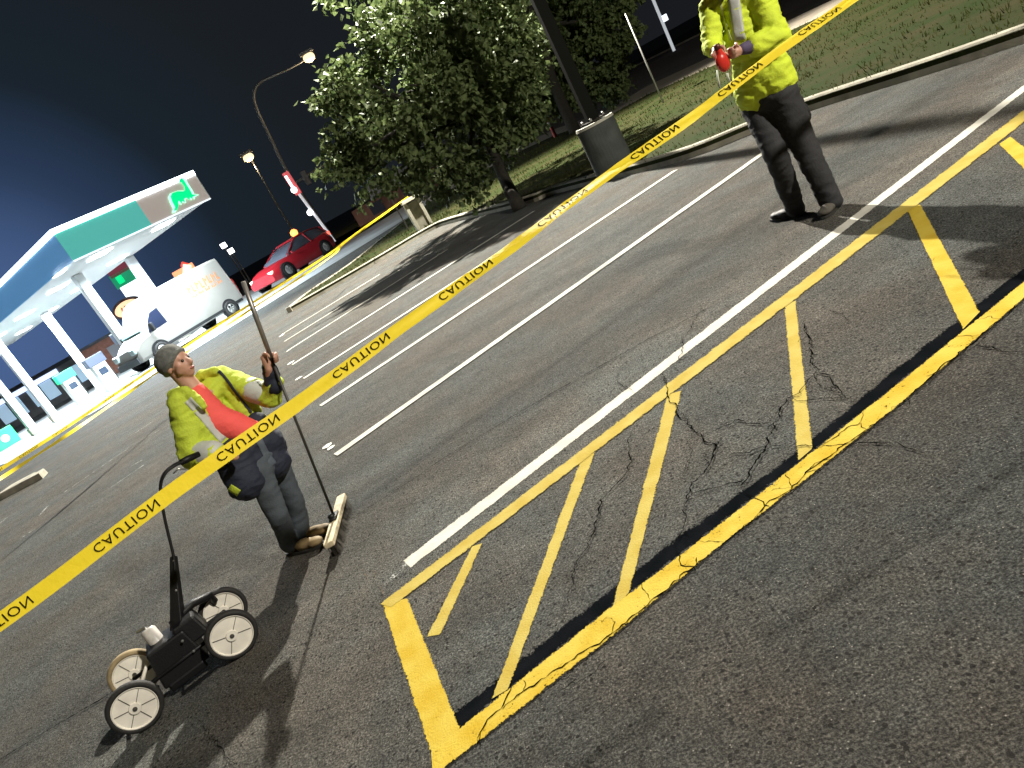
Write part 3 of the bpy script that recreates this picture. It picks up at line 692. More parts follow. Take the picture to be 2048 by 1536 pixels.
def shoe(root, name, ank, toe, m, sole, w=.042):
    d = (toe - ank); d.z = 0; L = d.length; d.normalize(); q = Vector((-d.y, d.x, 0)); a = Vector((ank.x, ank.y, 0)); P = [
        ('e', a - d * .015 + Vector((0, 0, .055)), d * .055, q * w * .85, Vector((0, 0, .045))), ('e', a + d * L * .45 + Vector((0, 0, .045)), d * .085, q * w, Vector((0, 0, .036))),
        ('e', a + d * L * .80 + Vector((0, 0, .040)), d * .060, q * w * 1.02, Vector((0, 0, .030))), C(a + Vector((0, 0, .07)), .040, a + Vector((0, 0, .13)), .042)]
    s = blob(name, P, m, root, .008, 4)
    so = MB(); n = 18; out = []
    for k in range(n):
        t = 2 * PI * k / n; out.append(a + d * (L * .40 + math.cos(t) * (L * .62 + .03)) + q * math.sin(t) * w * (1.08 if math.cos(t) > 0 else .9) + Vector((0, 0, .002)))
    so.extrude(out, (0, 0, .018)); so.build('sole', sole, s, False)
    return s
def conform_strip(root, targets, pix, w, name, m, lift=.004, nacross=5, sub=6):
    """cloth band laid on the clothing: every point is dropped onto the garment under it"""
    from mathutils.bvhtree import BVHTree
    dg = bpy.context.evaluated_depsgraph_get(); dg.update(); trees = []
    for t in targets: trees.append(BVHTree.FromPolygons([v.co.copy() for v in t.data.vertices], [tuple(p.vertices) for p in t.data.polygons]))
    P = smooth_path([Vector((a, b, 0)) for a, b in pix], sub); n = len(P); mb = MB(); ok = []; org = Vector((0, 0, HC)); last = 4.0
    for i, p in enumerate(P):
        d = (P[min(i + 1, n - 1)] - P[max(i - 1, 0)]).normalized(); q = Vector((-d.y, d.x, 0)); row = []
        for j in range(nacross):
            u = p + q * w * (j / (nacross - 1) - .5); r = ray(u.x, u.y).normalized(); best = None
            for t in trees:
                h = t.ray_cast(org, r)
                if h[0] is not None and (best is None or h[3] < best[3]): best = h
            if best is not None and best[3] < 9: last = best[3]; ok.append(True); nn = best[1] if best[1].dot(r) < 0 else -best[1]; mb.v.append(tuple(best[0] + nn * lift))
            else: mb.v.append(tuple(org + r * last)); ok.append(False)
    def quads(i):
        out = []
        for j in range(nacross - 1):
            fi = (i * nacross + j, i * nacross + j + 1, (i + 1) * nacross + j + 1, (i + 1) * nacross + j)
            if all(ok[k] for k in fi) and (Vector(mb.v[fi[0]]) - Vector(mb.v[fi[2]])).length < .09 and (Vector(mb.v[fi[1]]) - Vector(mb.v[fi[3]])).length < .09: out.append(fi)
        return out if len(out) == nacross - 1 else []
    Q = [quads(i) for i in range(n - 1)]; runs = []; cur = []
    for i, q_ in enumerate(Q + [[]]):
        if q_: cur.append(i)
        elif cur: runs.append(cur); cur = []
    used = [fi for i in (max(runs, key=len) if runs else []) for fi in Q[i]]; idx = sorted({k for fi in used for k in fi}); mp_ = {k: a for a, k in enumerate(idx)}
    mb.v = [mb.v[k] for k in idx]
    for fi in used: mb.face([mp_[k] for k in fi])
    o = mb.build(name, m, root, True); sm = o.modifiers.new('t', 'SOLIDIFY'); sm.thickness = .003; return o
def leg_prims(hip, kn, an, r=(.085, .062, .050)): return [C(hip, r[0], kn, r[1]), C(kn, r[1], an, r[2])]

def person_one():
    fa, fb = gp(592, 1106), gp(616, 1082); fa = Vector((fa.x, fa.y, 0)); fb = Vector((fb.x, fb.y, 0))
    root = empty('person', ((fa + fb) / 2), 'person in grey beanie, open yellow and navy hi-vis jacket and jeans, leaning a broom pole', 'person')
    D = 4.34
    ta, tb = gp(648, 1090), gp(662, 1064); ta.z = tb.z = 0
    ankA, ankB = fa + Vector((0, 0, .10)), fb + Vector((0, 0, .10))
    kneeA, kneeB = at(556, 1030, 4.20), at(590, 1003, 4.42)
    hipA, hipB = at(515, 942, 4.24), at(548, 918, 4.44); pel = (hipA + hipB) / 2 + Vector((0, 0, .05))
    neck = at(392, 782, 4.36); chest = at(428, 838, 4.34); hc = at(352, 727, 4.36)
    shR, shL = at(362, 806, 4.24), at(446, 756, 4.50)
    elR, elL = at(388, 912, 4.18), at(541, 793, 4.40); h = on_pole(541, 716); haR = at(462, 905, 4.06)
    up = Vector((0, 0, 1)); fw = (Vector((0.93, -0.36, -0.05))).normalized()
    hp, hpt = head_prims(hc, fw, (up + fw * .10).normalized(), .92)
    body = hp + [C(hc - up * .05 - fw * .02, .052, neck, .050), C(neck, .046, chest, .09), C(chest, .10, pel, .10), C(shR - up * .03, .034, shL - up * .04, .034), C(shR - up * .03, .036, elR, .034), C(elR, .034, haR - (haR - elR).normalized() * .05, .024),
                 C(shL - up * .03, .036, elL, .032), C(pel, .09, hipA, .08), C(pel, .09, hipB, .08)] + leg_prims(hipA, kneeA, ankA, (.07, .045, .032)) + leg_prims(hipB, kneeB, ankB, (.07, .045, .032))
    pd = (PB1 - PB0).normalized(); camd = (Vector((0, 0, HC)) - h).normalized(); sidew = pd.cross(camd).normalized()     # image right of the pole
    # the fingers close round the pole from the far side and end towards the camera
    palm = h - sidew * .020 - camd * .012 - pd * .0
    wrist = palm - pd * .055 - sidew * .014
    body += [C(elL, .030, wrist, .022)] + hand_prims(wrist, palm, sidew, -pd, camd, .86, (1.0, 1.05, 1.1, 1.1))
    body += hand_prims(haR - (haR - elR).normalized() * .045, haR, (haR - elR), -up, Vector((-.2, -.8, 0)), .9)
    b = blob('body', body, skin, root, .0065, 3)
    # face details
    for s in (-1, 1):
        ey = MB().lathe(hpt(.078, .030 * s, .004), hpt(1, .1 * s, 0) - hpt(0, 0, 0), [(0, .010), (.006, .008), (.009, 0)], 12); ey.build('eye', mat('eye_dark', (0.02, 0.015, 0.012), 0.25), root, True)
    lip = blob('lips', [C(hpt(.089, -.016, -.060), .006, hpt(.092, 0, -.060), .008), C(hpt(.092, 0, -.060), .008, hpt(.089, .016, -.060), .006)], mat('lips', (0.30, 0.09, 0.08), 0.5), root, .003, 2)
    ub = (up * .80 - fw * .52).normalized()
    bn = []
    for k in range(9):
        t = k / 8.0
    cB = hc + ub * .040; f2 = (fw - ub * fw.dot(ub)).normalized(); r2 = f2.cross(ub)
    bn = [('e', cB, f2 * .100, r2 * .088, ub * .082), ('e', cB - ub * .028, f2 * .104, r2 * .093, ub * .030)]
    be = blob('beanie', bn, mat('grey_knit', (0.15, 0.155, 0.145), 0.95, var=0.25, vscale=40, bump=1.0, bscale=160), root, .006, 3)
    # trousers and boots
    tr = leg_prims(hipA, kneeA, ankA - up * .02, (.080, .060, .056)) + leg_prims(hipB, kneeB, ankB - up * .02, (.080, .060, .056)) + [C(pel, .11, hipA, .09), C(pel, .11, hipB, .09)]
    blob('jeans', tr, jeans, root, .010, 4, .010, .09)
    tan = mat('tan_boot_leather', (0.20, 0.14, 0.065), 0.7, var=0.2, vscale=25); sole = mat('dark_sole', (0.02, 0.018, 0.015), 0.8)
    shoe(root, 'boot', fa, ta, tan, sole); shoe(root, 'boot', fb, tb, tan, sole)
    # shirt between the open fronts
    out = Vector((0.50, -0.86, 0)).normalized()
    blob('shirt', [C(neck - up * .012 + out * .004, .060, chest + out * .02, .095), C(chest + out * .02, .095, at(497, 868, 4.32), .090)], mat('coral_red_shirt', (0.74, 0.085, 0.075), 0.8, var=0.10, vscale=6, bump=0.3), root, .010, 5, .006, .07)
    # jacket: yellow upper, navy lower, open down the front
    sideR, sideL = at(372, 850, 4.26), at(478, 810, 4.48)
    colA = [C(shL, .062, neck.lerp(shL, .42) - up * .045, .058), C(shR, .062, neck.lerp(shR, .45) - up * .045, .058), C(at(345, 792, 4.28), .030, at(372, 782, 4.22), .026), C(at(372, 782, 4.22), .028, at(405, 812, 4.20), .024), C(at(404, 752, 4.50), .030, at(432, 742, 4.44), .024), C(at(345, 792, 4.28), .032, at(380, 770, 4.50), .030), C(at(380, 770, 4.50), .03, at(404, 752, 4.50), .030)]
    jk = [C(shR, .070, elR, .082), C(elR, .082, at(428, 906, 4.10), .064), C(shR, .075, at(420, 880, 4.28), .098), C(at(420, 880, 4.28), .095, at(455, 905, 4.27), .088), C(shR, .060, neck - up * .06 - out * .05, .070),
          C(shL, .068, elL, .066), C(elL, .064, at(547, 768, 4.36), .055), C(shL, .072, at(490, 815, 4.48), .075), C(shL, .055, neck - up * .06 - out * .05, .065), C(at(490, 815, 4.48), .07, at(515, 845, 4.46), .065),
          C(neck - up * .08 - out * .07, .10, chest - out * .06, .12), C(chest - out * .06, .12, at(480, 880, 4.46), .13)] + colA
    jkt = blob('jacket', jk, hiviz, root, .0085, 3, .016, .075)
    lw = [C(at(492, 888, 4.30), .098, at(535, 885, 4.38), .098), C(at(505, 925, 4.28), .100, at(540, 922, 4.36), .102), C(at(468, 912, 4.24), .112, at(492, 962, 4.20), .116), C(at(470, 900, 4.45), .11, at(515, 938, 4.42), .125), C(at(530, 905, 4.36), .09, at(548, 925, 4.36), .10), C(at(525, 860, 4.46), .068, at(548, 895, 4.42), .078), C(at(500, 905, 4.28), .075, at(520, 930, 4.28), .085),
          C(at(548, 772, 4.36), .053, at(539, 738, 4.335), .042), C(at(515, 845, 4.42), .062, at(520, 868, 4.40), .07)]
    jlw = blob('jacket_lower', lw, navy, root, .0085, 3, .012, .07)
    # reflective bands: sleeves, front and hem
    def band(p0, r0, p1, r1, name='reflective_band', m=refl): blob(name, [C(p0, r0, p1, r1)], m, root, .007, 2, .003, .07)
    band(elR.lerp(at(428, 906, 4.10), .45), .079, elR.lerp(at(428, 906, 4.10), .95), .072)
    band(shL.lerp(elL, .62), .0745, shL.lerp(elL, .86), .0735)
    f1 = MB(); 
    def strip(pts, w, name, m, off=out):
        mb = MB(); n = len(pts)
        for i, p in enumerate(pts):
            d = (pts[min(i + 1, n - 1)] - pts[max(i - 1, 0)]).normalized(); q = d.cross(off).normalized()
            for s, dd in ((-1, -.004), (-.6, 0), (.6, 0), (1, -.004), (1, -.012), (-1, -.012)): mb.v.append(tuple(p + q * w / 2 * s + off * dd))
        for i in range(n - 1):
            for k in range(6): mb.face((i * 6 + k, i * 6 + (k + 1) % 6, (i + 1) * 6 + (k + 1) % 6, (i + 1) * 6 + k))
        mb.face(range(6)); mb.face([(n - 1) * 6 + k for k in range(6)][::-1])
        return mb.build(name, m, root, True)
    T = [jkt, jlw]
    conform_strip(root, T, [(376, 800), (408, 835), (436, 868), (468, 900)], 17, 'reflective_band', refl)
    conform_strip(root, T, [(388, 786), (414, 812), (448, 846), (484, 882)], 6, 'zip_edge', navy, .006)
    conform_strip(root, T, [(436, 742), (452, 757), (474, 787), (503, 826)], 5, 'zip_edge', navy, .006)
    conform_strip(root, T, [(440, 962), (456, 972), (478, 986)], 14, 'hem_patch', hiviz)
    conform_strip(root, T, [(518, 880), (532, 908), (548, 930)], 14, 'reflective_band', mat('dim_reflective_tape', (0.07, 0.085, 0.11), 0.6))
person_one()

def person_two():
    fa = gp(1597, 432); fb = gp(1668, 418); fa.z = fb.z = 0; D = 5.3
    root = empty('person', ((fa + fb) / 2), 'person in bright yellow long sleeved top and dark trousers, both hands on a red tool', 'person')
    up = Vector((0, 0, 1)); ta = gp(1548, 441); tb = gp(1650, 436); ta.z = tb.z = 0
    ankA, ankB = fa + up * .10, fb + up * .10
    kneeA, kneeB = at(1555, 318, 5.22), at(1612, 300, 5.18); hipA, hipB = at(1516, 215, 5.40), at(1566, 192, 5.22); pel = (hipA + hipB) / 2 + up * .06
    shR, shL = at(1520, -8, 5.20), at(1420, 15, 5.42); neck = (shR + shL) / 2 + up * .06; chest = at(1493, 70, 5.32)
    elR, elL = at(1553, 75, 5.10), at(1425, 92, 5.34); haR, haL = at(1470, 104, 5.02), at(1436, 108, 5.10)
    fw = Vector((-.75, -.66, -.12)).normalized(); hc = neck + up * .145 + fw * .03
    hp, hpt = head_prims(hc, fw, up, 1.0)
    wr, wl = elR.lerp(haR, .86), elL.lerp(haL, .6)
    body = hp + [C(hc - up * .06, .056, neck, .056), C(neck, .06, chest, .12), C(chest, .12, pel, .11), C(shR, .05, shL, .05), C(shR, .046, elR, .038), C(shL, .046, elL, .038), C(elR, .036, wr, .026), C(elL, .036, wl, .026)] + \
        leg_prims(hipA, kneeA, ankA, (.08, .05, .035)) + leg_prims(hipB, kneeB, ankB, (.08, .05, .035))
    body += hand_prims(wr, haR, (haR - elR), -up, Vector((-.3, -.9, 0)), 1.0, (.8, .95, 1.0, 1.0)) + hand_prims(wl, haL, (haR - haL) * .3 - up * .3 + Vector((.2, 0, 0)), -up, Vector((.5, -.6, 0)), 1.0, (.7, .85, .9, .9))
    blob('body', body, skin, root, .0075, 3)
    blob('hair', [('e', hc + up * .045 - fw * .02, fw * .100, fw.cross(up) * .084, up * .085)], mat('dark_hair', (0.02, 0.015, 0.01), 0.8, bump=0.5), root, .008, 3)
    blob('beard', [C(hpt(.055, -.05, -.06), .026, hpt(.075, 0, -.095), .032), C(hpt(.075, 0, -.095), .032, hpt(.055, .05, -.06), .026)], mat('dark_hair', (0.02, 0.015, 0.01), 0.8), root, .007, 3)
    tr = leg_prims(hipA, kneeA, ankA - up * .04, (.110, .082, .070)) + leg_prims(hipB, kneeB, ankB - up * .04, (.112, .086, .076)) + [C(pel, .125, hipA, .112), C(pel, .125, hipB, .112)]
    blob('trousers', tr, dkpant, root, .011, 4, .014, .10)
    kp = (kneeB - hipB).normalized()
    blob('pocket', [('e', hipB.lerp(kneeB, .40) + Vector((.062, -.035, 0)), kp * .085, kp.cross(up).normalized() * .045, Vector((.03, -.02, 0)))], mat('black_cloth', (0.008, 0.008, 0.009), 0.8), root, .008, 2, .006)
    bk = mat('black_boot', (0.018, 0.016, 0.018), 0.6); sole = mat('dark_sole', (0.02, 0.018, 0.015), 0.8)
    shoe(root, 'boot', fa, ta, bk, sole, .05); b2 = shoe(root, 'boot', fb, tb, mat('grey_brown_boot', (0.07, 0.062, 0.050), 0.8, var=0.3, vscale=20), sole, .052); b2['label'] = 'grey brown boot'
    ht = [C(neck - up * .07, .085, chest, .150), C(chest, .155, at(1522, 140, 5.33), .165), C(at(1522, 140, 5.30), .165, at(1530, 165, 5.32), .165), C(at(1508, 140, 5.36), .145, at(1512, 182, 5.36), .148), C(at(1540, 130, 5.24), .125, at(1553, 160, 5.24), .130), C(shR, .078, neck - up * .06, .07), C(shL, .075, neck - up * .06, .07),
          C(shR, .082, elR, .088), C(elR, .086, elR.lerp(haR, .52), .066), C(shL, .072, elL, .070), C(elL, .068, elL.lerp(haL, .25), .055)]
    hv = blob('work_top', ht, hiviz2, root, .0095, 3, .020, .075)
    st = MB()
    def strip(pts, w, name, m, off):
        mb = MB(); n = len(pts)
        for i, p in enumerate(pts):
            d = (pts[min(i + 1, n - 1)] - pts[max(i - 1, 0)]).normalized(); q = d.cross(off).normalized()
            for s, dd in ((-1, -.004), (-.6, 0), (.6, 0), (1, -.004), (1, -.012), (-1, -.012)): mb.v.append(tuple(p + q * w / 2 * s + off * dd))
        for i in range(n - 1):
            for k in range(6): mb.face((i * 6 + k, i * 6 + (k + 1) % 6, (i + 1) * 6 + (k + 1) % 6, (i + 1) * 6 + k))
        return mb.build(name, m, root, True)
    off = Vector((-.2, -.98, 0)).normalized()
    conform_strip(root, [hv], [(1462, -40), (1468, 0), (1474, 45), (1482, 92)], 24, 'reflective_band', refl)
    conform_strip(root, [hv], [(1440, -40), (1442, 10), (1452, 50), (1462, 80)], 5, 'zip_edge', mat('pale_zip', (.45, .5, .2), .6))
    blob('glove_cuff', [C(elR.lerp(haR, .58), .046, elR.lerp(haR, .80), .038)], mat('purple_grey_cuff', (0.075, 0.055, 0.11), 0.8), root, .007, 2, .004)
    # red tool in the hands
    t = empty('chalk_reel', at(1448, 126, 5.06), 'red hand tool with two pale cords held by the person in yellow', 'hand tool')
    c = at(1446, 124, 5.0); ax = Vector((.2, -.95, .1)).normalized()
    rd = mat('glossy_red_plastic', (0.55, 0.03, 0.02), 0.25); rb = blob('case', [('e', c, ax.cross(up).normalized() * .052, ax * .034, up * .066), C(c + up * .05, .026, c + up * .095, .020)], rd, t, .006, 3)
    cd = MB()
    for a, b in (((1434, 140), (1440, 176)), ((1455, 146), (1460, 164))): cd.tube([at(*a, 5.0), at((a[0] + b[0]) / 2 - 1, (a[1] + b[1]) / 2, 5.0), at(*b, 5.0)], .006, 6)
    cd.build('cord', mat('pale_cord', (0.55, 0.58, 0.50), 0.7), t, True)
    cp = MB(); cp.tube([c + up * .085, c + up * .12], [.024, .020], 10); cp.build('cap', mat('dark_red_plastic', (0.09, 0.015, 0.01), 0.4), t, True)
person_two()

# ------------------------------------------------------------ trees
M_bark = mat('bark', (0.022, 0.019, 0.014), 0.95, var=0.3, vscale=18, bump=1.0, bscale=30)
M_leaf = mat('leaves_lit_green', (0.165, 0.205, 0.082), 0.55, spec=0.22, transl=0.22, vscale=11, col2=(0.032, 0.058, 0.018))
def tree(loc, label, clusters, nleaf, trunk_r, trunk_pts, leaf=.10, limbs=True, m=None):
    root = empty('tree', loc, label, 'tree', None)
    mb = MB(); n = len(trunk_pts); mb.tube(smooth_path(trunk_pts, 4), [trunk_r * (1 - .45 * i / (4 * (n - 1))) for i in range(4 * (n - 1) + 1)], 14)
    t = mb.build('trunk', M_bark, root, True)
    if limbs:
        for i, (c, r) in enumerate(clusters[::2]):
            st = trunk_pts[-1].lerp(trunk_pts[0], random.uniform(0, .45)); mid = st.lerp(c, .5) + Vector((random.gauss(0, .15), random.gauss(0, .15), .25))
            b = MB(); b.tube(smooth_path([st, mid, c], 4), [trunk_r * (.42 - .035 * k) for k in range(9)], 7); b.build('limb', M_bark, t, True)
    # leaf sprays: small folded leaves hung along short twigs spread through every cluster
    vol = [r ** 2.2 for c, r in clusters]; tot = sum(vol); V = []; Fc = []
    for (c, r), v in zip(clusters, vol):
        k = int(nleaf * v / tot); nt_ = max(3, k // 14)
        tw = rng.normal(size=(nt_, 3)); tw /= np.linalg.norm(tw, axis=1)[:, None]; rad = r * rng.uniform(.35, 1.08, nt_) ** .6
        tp = np.array(c) + tw * rad[:, None] * np.array([1, 1, .92])
        for j in range(nt_):
            gap = mnoise.noise(Vector(tp[j]) * 1.3)
            if gap < -0.05: continue
            m_ = 14; dirn = tw[j] * .6 + np.array([0, 0, -.22]); dirn /= np.linalg.norm(dirn)
            for q in range(m_):
                p = tp[j] + dirn * rng.uniform(0, .34) + rng.normal(0, .085, 3)
                a = rng.normal(size=3) * .55 + np.array([0, 0, -.45]) + tw[j] * .4; a /= np.linalg.norm(a); b = np.cross(a, rng.normal(size=3)); b /= np.linalg.norm(b)
                L = leaf * rng.uniform(.6, 1.4); w = L * .42; nn = np.cross(a, b) * w * .35; o = len(V)
                V += [tuple(p), tuple(p + a * L * .45 + b * w + nn), tuple(p + a * L), tuple(p + a * L * .45 - b * w + nn), ]
                Fc += [(o, o + 1, o + 2), (o, o + 2, o + 3)]
    me = bpy.data.meshes.new('crown'); me.from_pydata(V, [], Fc); me.materials.append(m or M_leaf); o = bpy.data.objects.new('crown', me); COL.objects.link(o)
    o.parent = root; o.matrix_parent_inverse = Matrix.Translation(root.location).inverted(); return root
b = gp(1035, 408, .12)
tr1 = [Vector((b.x, b.y, .05)), at(1010, 360, 17.1), at(985, 300, 17.0), at(955, 235, 17.0), at(925, 160, 17)]
def px(x, y, d, r): return (at(x, y, d), r * d / 1500.0)
cl1 = [px(*a) for a in ((735, 165, 16.6, 55), (700, 185, 16.8, 40), (790, 95, 16.8, 62), (770, 60, 17.4, 45), (725, 235, 16.8, 50), (690, 250, 17, 32), (740, 300, 16.6, 48), (690, 330, 16.8, 34), (720, 360, 17, 26), (790, 250, 16.0, 62), (820, 170, 15.8, 70),
     (800, 330, 16.3, 38), (790, 372, 16.6, 18), (880, 300, 16.0, 50), (925, 335, 16.6, 34), (905, 372, 16.8, 20), (960, 290, 17, 45), (900, 220, 15.8, 70), (880, 120, 16.0, 72), (860, 40, 16.4, 75), (945, 60, 16.5, 75), (960, 170, 16.2, 70), (1010, 250, 17.2, 50),
     (1005, 130, 17.0, 55), (1020, 205, 17.5, 45), (970, -30, 17, 65), (900, -50, 17, 80), (830, -40, 17.5, 50), (800, 10, 18, 40), (900, 130, 18.6, 100), (980, 120, 19, 95), (830, 220, 18.4, 80), (850, 340, 17.2, 35), (970, 350, 17.3, 22), (1005, 35, 18, 50), (675, 5, 18.2, 22), (665, 195, 17, 22), (668, 265, 17, 20), (672, 345, 17, 20), (760, 330, 16.6, 30), (940, 375, 16.8, 20))]
tree((b.x, b.y, 0), 'broad leafy tree on the lawn island, its near side lit pale green', cl1, 44000, .15, tr1, .14)
b2 = gp(1150, 262, .12)
tr2 = [Vector((b2.x, b2.y, .05)), at(1128, 215, b2.y), at(1105, 160, b2.y), at(1085, 90, b2.y), at(1060, 10, b2.y)]
cl2 = [px(*a) for a in ((1100, 110, 29.5, 55), (1150, 60, 29, 55), (1110, 30, 29.5, 60), (1200, 30, 27.5, 48), (1235, 60, 27.5, 34), (1190, 110, 28, 45), (1215, 150, 28, 30), (1130, 170, 29.5, 45), (1080, 190, 29.5, 40), (1050, 130, 29.5, 50), (1180, -20, 28, 60), (1100, -50, 29, 70), (1240, 10, 28, 30), (1225, 175, 28, 22), (1160, 190, 29, 28), (1190, 140, 30, 60), (1070, 60, 30, 80))]
tree((b2.x, b2.y, 0), 'second leafy tree farther back, behind the dark light pole', cl2, 34000, .24, tr2, .19)
M_leafd = mat('leaves_dark_green', (0.035, 0.055, 0.020), 0.7, transl=0.2, vscale=.8, col2=(0.020, 0.034, 0.012))
for (x, y, h_, r, lab) in ((12, 72, 7, 4.0, 'dark distant tree beyond the street, left of the thin lamp post'), (24, 84, 9, 5.0, 'dark distant tree beyond the street, behind the yellow-topped person')):
    cs = [(Vector((x + rng.normal() * r * .5, y + rng.normal() * r * .5, h_ * .62 + rng.normal() * r * .35)), r * .55) for _ in range(9)]
    tree((x, y, 0), lab, cs, 2600, .25, [Vector((x, y, -.1)), Vector((x + .1, y, h_ * .25)), Vector((x, y, h_ * .5))], .42, False, M_leafd)

# ------------------------------------------------------------ lawn furniture
def lot_pole():
    a = gp(1207, 352, .11); c = a + Vector((.30, .26, 0)); c.z = 0; root = empty('light_pole', (c.x, c.y, .12), 'dark tall light pole on a stout grey concrete base beside the kerb', 'light pole')
    cb = mat('grey_concrete_base', (0.050, 0.056, 0.053), .85, var=.25, vscale=5, bump=.5); bs = MB().lathe(c, (0, 0, 1), [(0, .36), (.05, .345), (.90, .335), (.935, .32), (.94, 0)], 36).build('concrete_base', cb, root, False)
    MB().lathe(c + Vector((0, 0, .90)), (0, 0, 1), [(0, .336), (0, .345), (.045, .335), (.05, .30)], 36).build('pale_rim', mat('pale_lid', (0.36, 0.35, 0.29), .7), bs)
    MB().box(c + Vector((0, 0, .965)), (.34, .34, .03), Matrix.Rotation(R(20), 3, 'Z')).build('base_plate', M_bark, root, False, .005)
    dkp = mat('dark_bronze_pole', (0.006, 0.0065, 0.005), .85, spec=.1); MB().tube([c + Vector((0, 0, .98)), c + Vector((0, 0, 9.2))], [.135, .12], 4).build('pole', dkp, root, False)
    for sg in (-1, 1):
        MB().box(c + Vector((sg * .28, 0, 9.15)), (.5, .10, .10)).build('arm', dkp, root); MB().box(c + Vector((sg * .80, 0, 9.18)), (.65, .42, .16)).build('lamp_head', dkp, root, False, .03)
    for k in range(4):
        t = PI / 4 + R(20) + k * PI / 2; MB().lathe(c + Vector((math.cos(t) * .19, math.sin(t) * .19, .975)), (0, 0, 1), [(0, .022), (.05, .022), (.06, 0)], 8).build('anchor_bolt', M_galv0, root)
M_galv0 = mat('galvanised0', (0.34, 0.34, 0.32), 0.45, metal=.3)
lot_pole()
def pedestal():
    a = gp(850, 457, .1); c = Vector((a.x + .02, a.y + .15, 0)); root = empty('concrete_pedestal', (c.x, c.y, .12), 'short concrete pedestal on the lawn tip with a tape tied round its cap', 'pedestal')
    rot = Matrix.Rotation(R(8), 3, 'Z'); dk = mat('pedestal_panel', (0.24, 0.225, 0.175), 0.8, var=.2, vscale=8); lt = mat('pale_concrete_post', (0.36, 0.34, 0.27), 0.8, var=.2, vscale=9)
    MB().box(c + Vector((0, .03, .52)), (.34, .22, .86), rot).build('panel', dk, root)
    for s in (-1, 1): MB().box(c + rot @ Vector((s * .21, 0, .54)), (.10, .28, .90), rot).build('post', lt, root, False, .01)
    MB().box(c + Vector((0, 0, 1.03)), (.58, .34, .10), rot, taper=.92).build('cap', lt, root, False, .012)
pedestal()
def stick():
    p = Vector((-.5, 25.2, 0)); root = empty('marker_post', p, 'thin dark marker post with a white head left of the concrete pedestal', 'post')
    t = at(803, 352, 25.2); MB().tube([Vector((p.x, p.y, .05)), Vector((p.x, p.y, t.z - .2))], .022, 8).build('post', M_bark, root)
    MB().box((p.x, p.y, t.z - .08), (.13, .04, .28)).build('head', mat('white_plate', (.7, .7, .68), .5), root, False, .02)
stick()
def warn_post():
    a = gp(1112, 275, .1); p = Vector((a.x, a.y, .12)); root = empty('warning_post', p, 'red and white banded warning post at the edge of the footway', 'post')
    rd, wh = mat('red_paint_worn', (.38, .045, .03), .6, var=.25, vscale=9), mat('white_paint_worn', (.60, .55, .50), .6, var=.25, vscale=9)
    for i in range(7): MB().lathe(p + Vector((.0, 0, i * .22)), (0, 0, 1), [(0, 0), (0, .085), (.218, .085), (.218, 0)], 14).build('band', (rd, rd, wh, rd, wh, wh, rd)[i], root, False)
    MB().box(p + Vector((-.10, 0, 1.62)), (.42, .05, .14)).build('top_plate', mat('white_plate', (.7, .7, .68), .5), root, False, .02)
warn_post()
def sign_post(pb, pt, lab, r, mcol, head=None, name='sign_post'):
    a = gp(*pb, .1); t = at(*pt, a.y); root = empty(name, (a.x, a.y, .12), lab, 'sign post')
    MB().tube([Vector((a.x, a.y, .08)), Vector((a.x, a.y, t.z))], r, 8).build('post', mcol, root, True)
    if head: MB().box((a.x, a.y - .03, t.z - head[1] / 2), (head[0], .02, head[1]), Matrix.Rotation(R(70), 3, 'Z')).build('sign_plate', mat('sign_back', (.35, .36, .34), .4, metal=.4), root, False, .01)
M_galv = mat('galvanised', (0.34, 0.34, 0.32), 0.45, metal=.3, var=.15, vscale=10)
sign_post((1327, 207), (1246, 30), 'thin leaning-looking sign post with a small edge-on plate on the verge', .022, M_galv, (.42, .5))

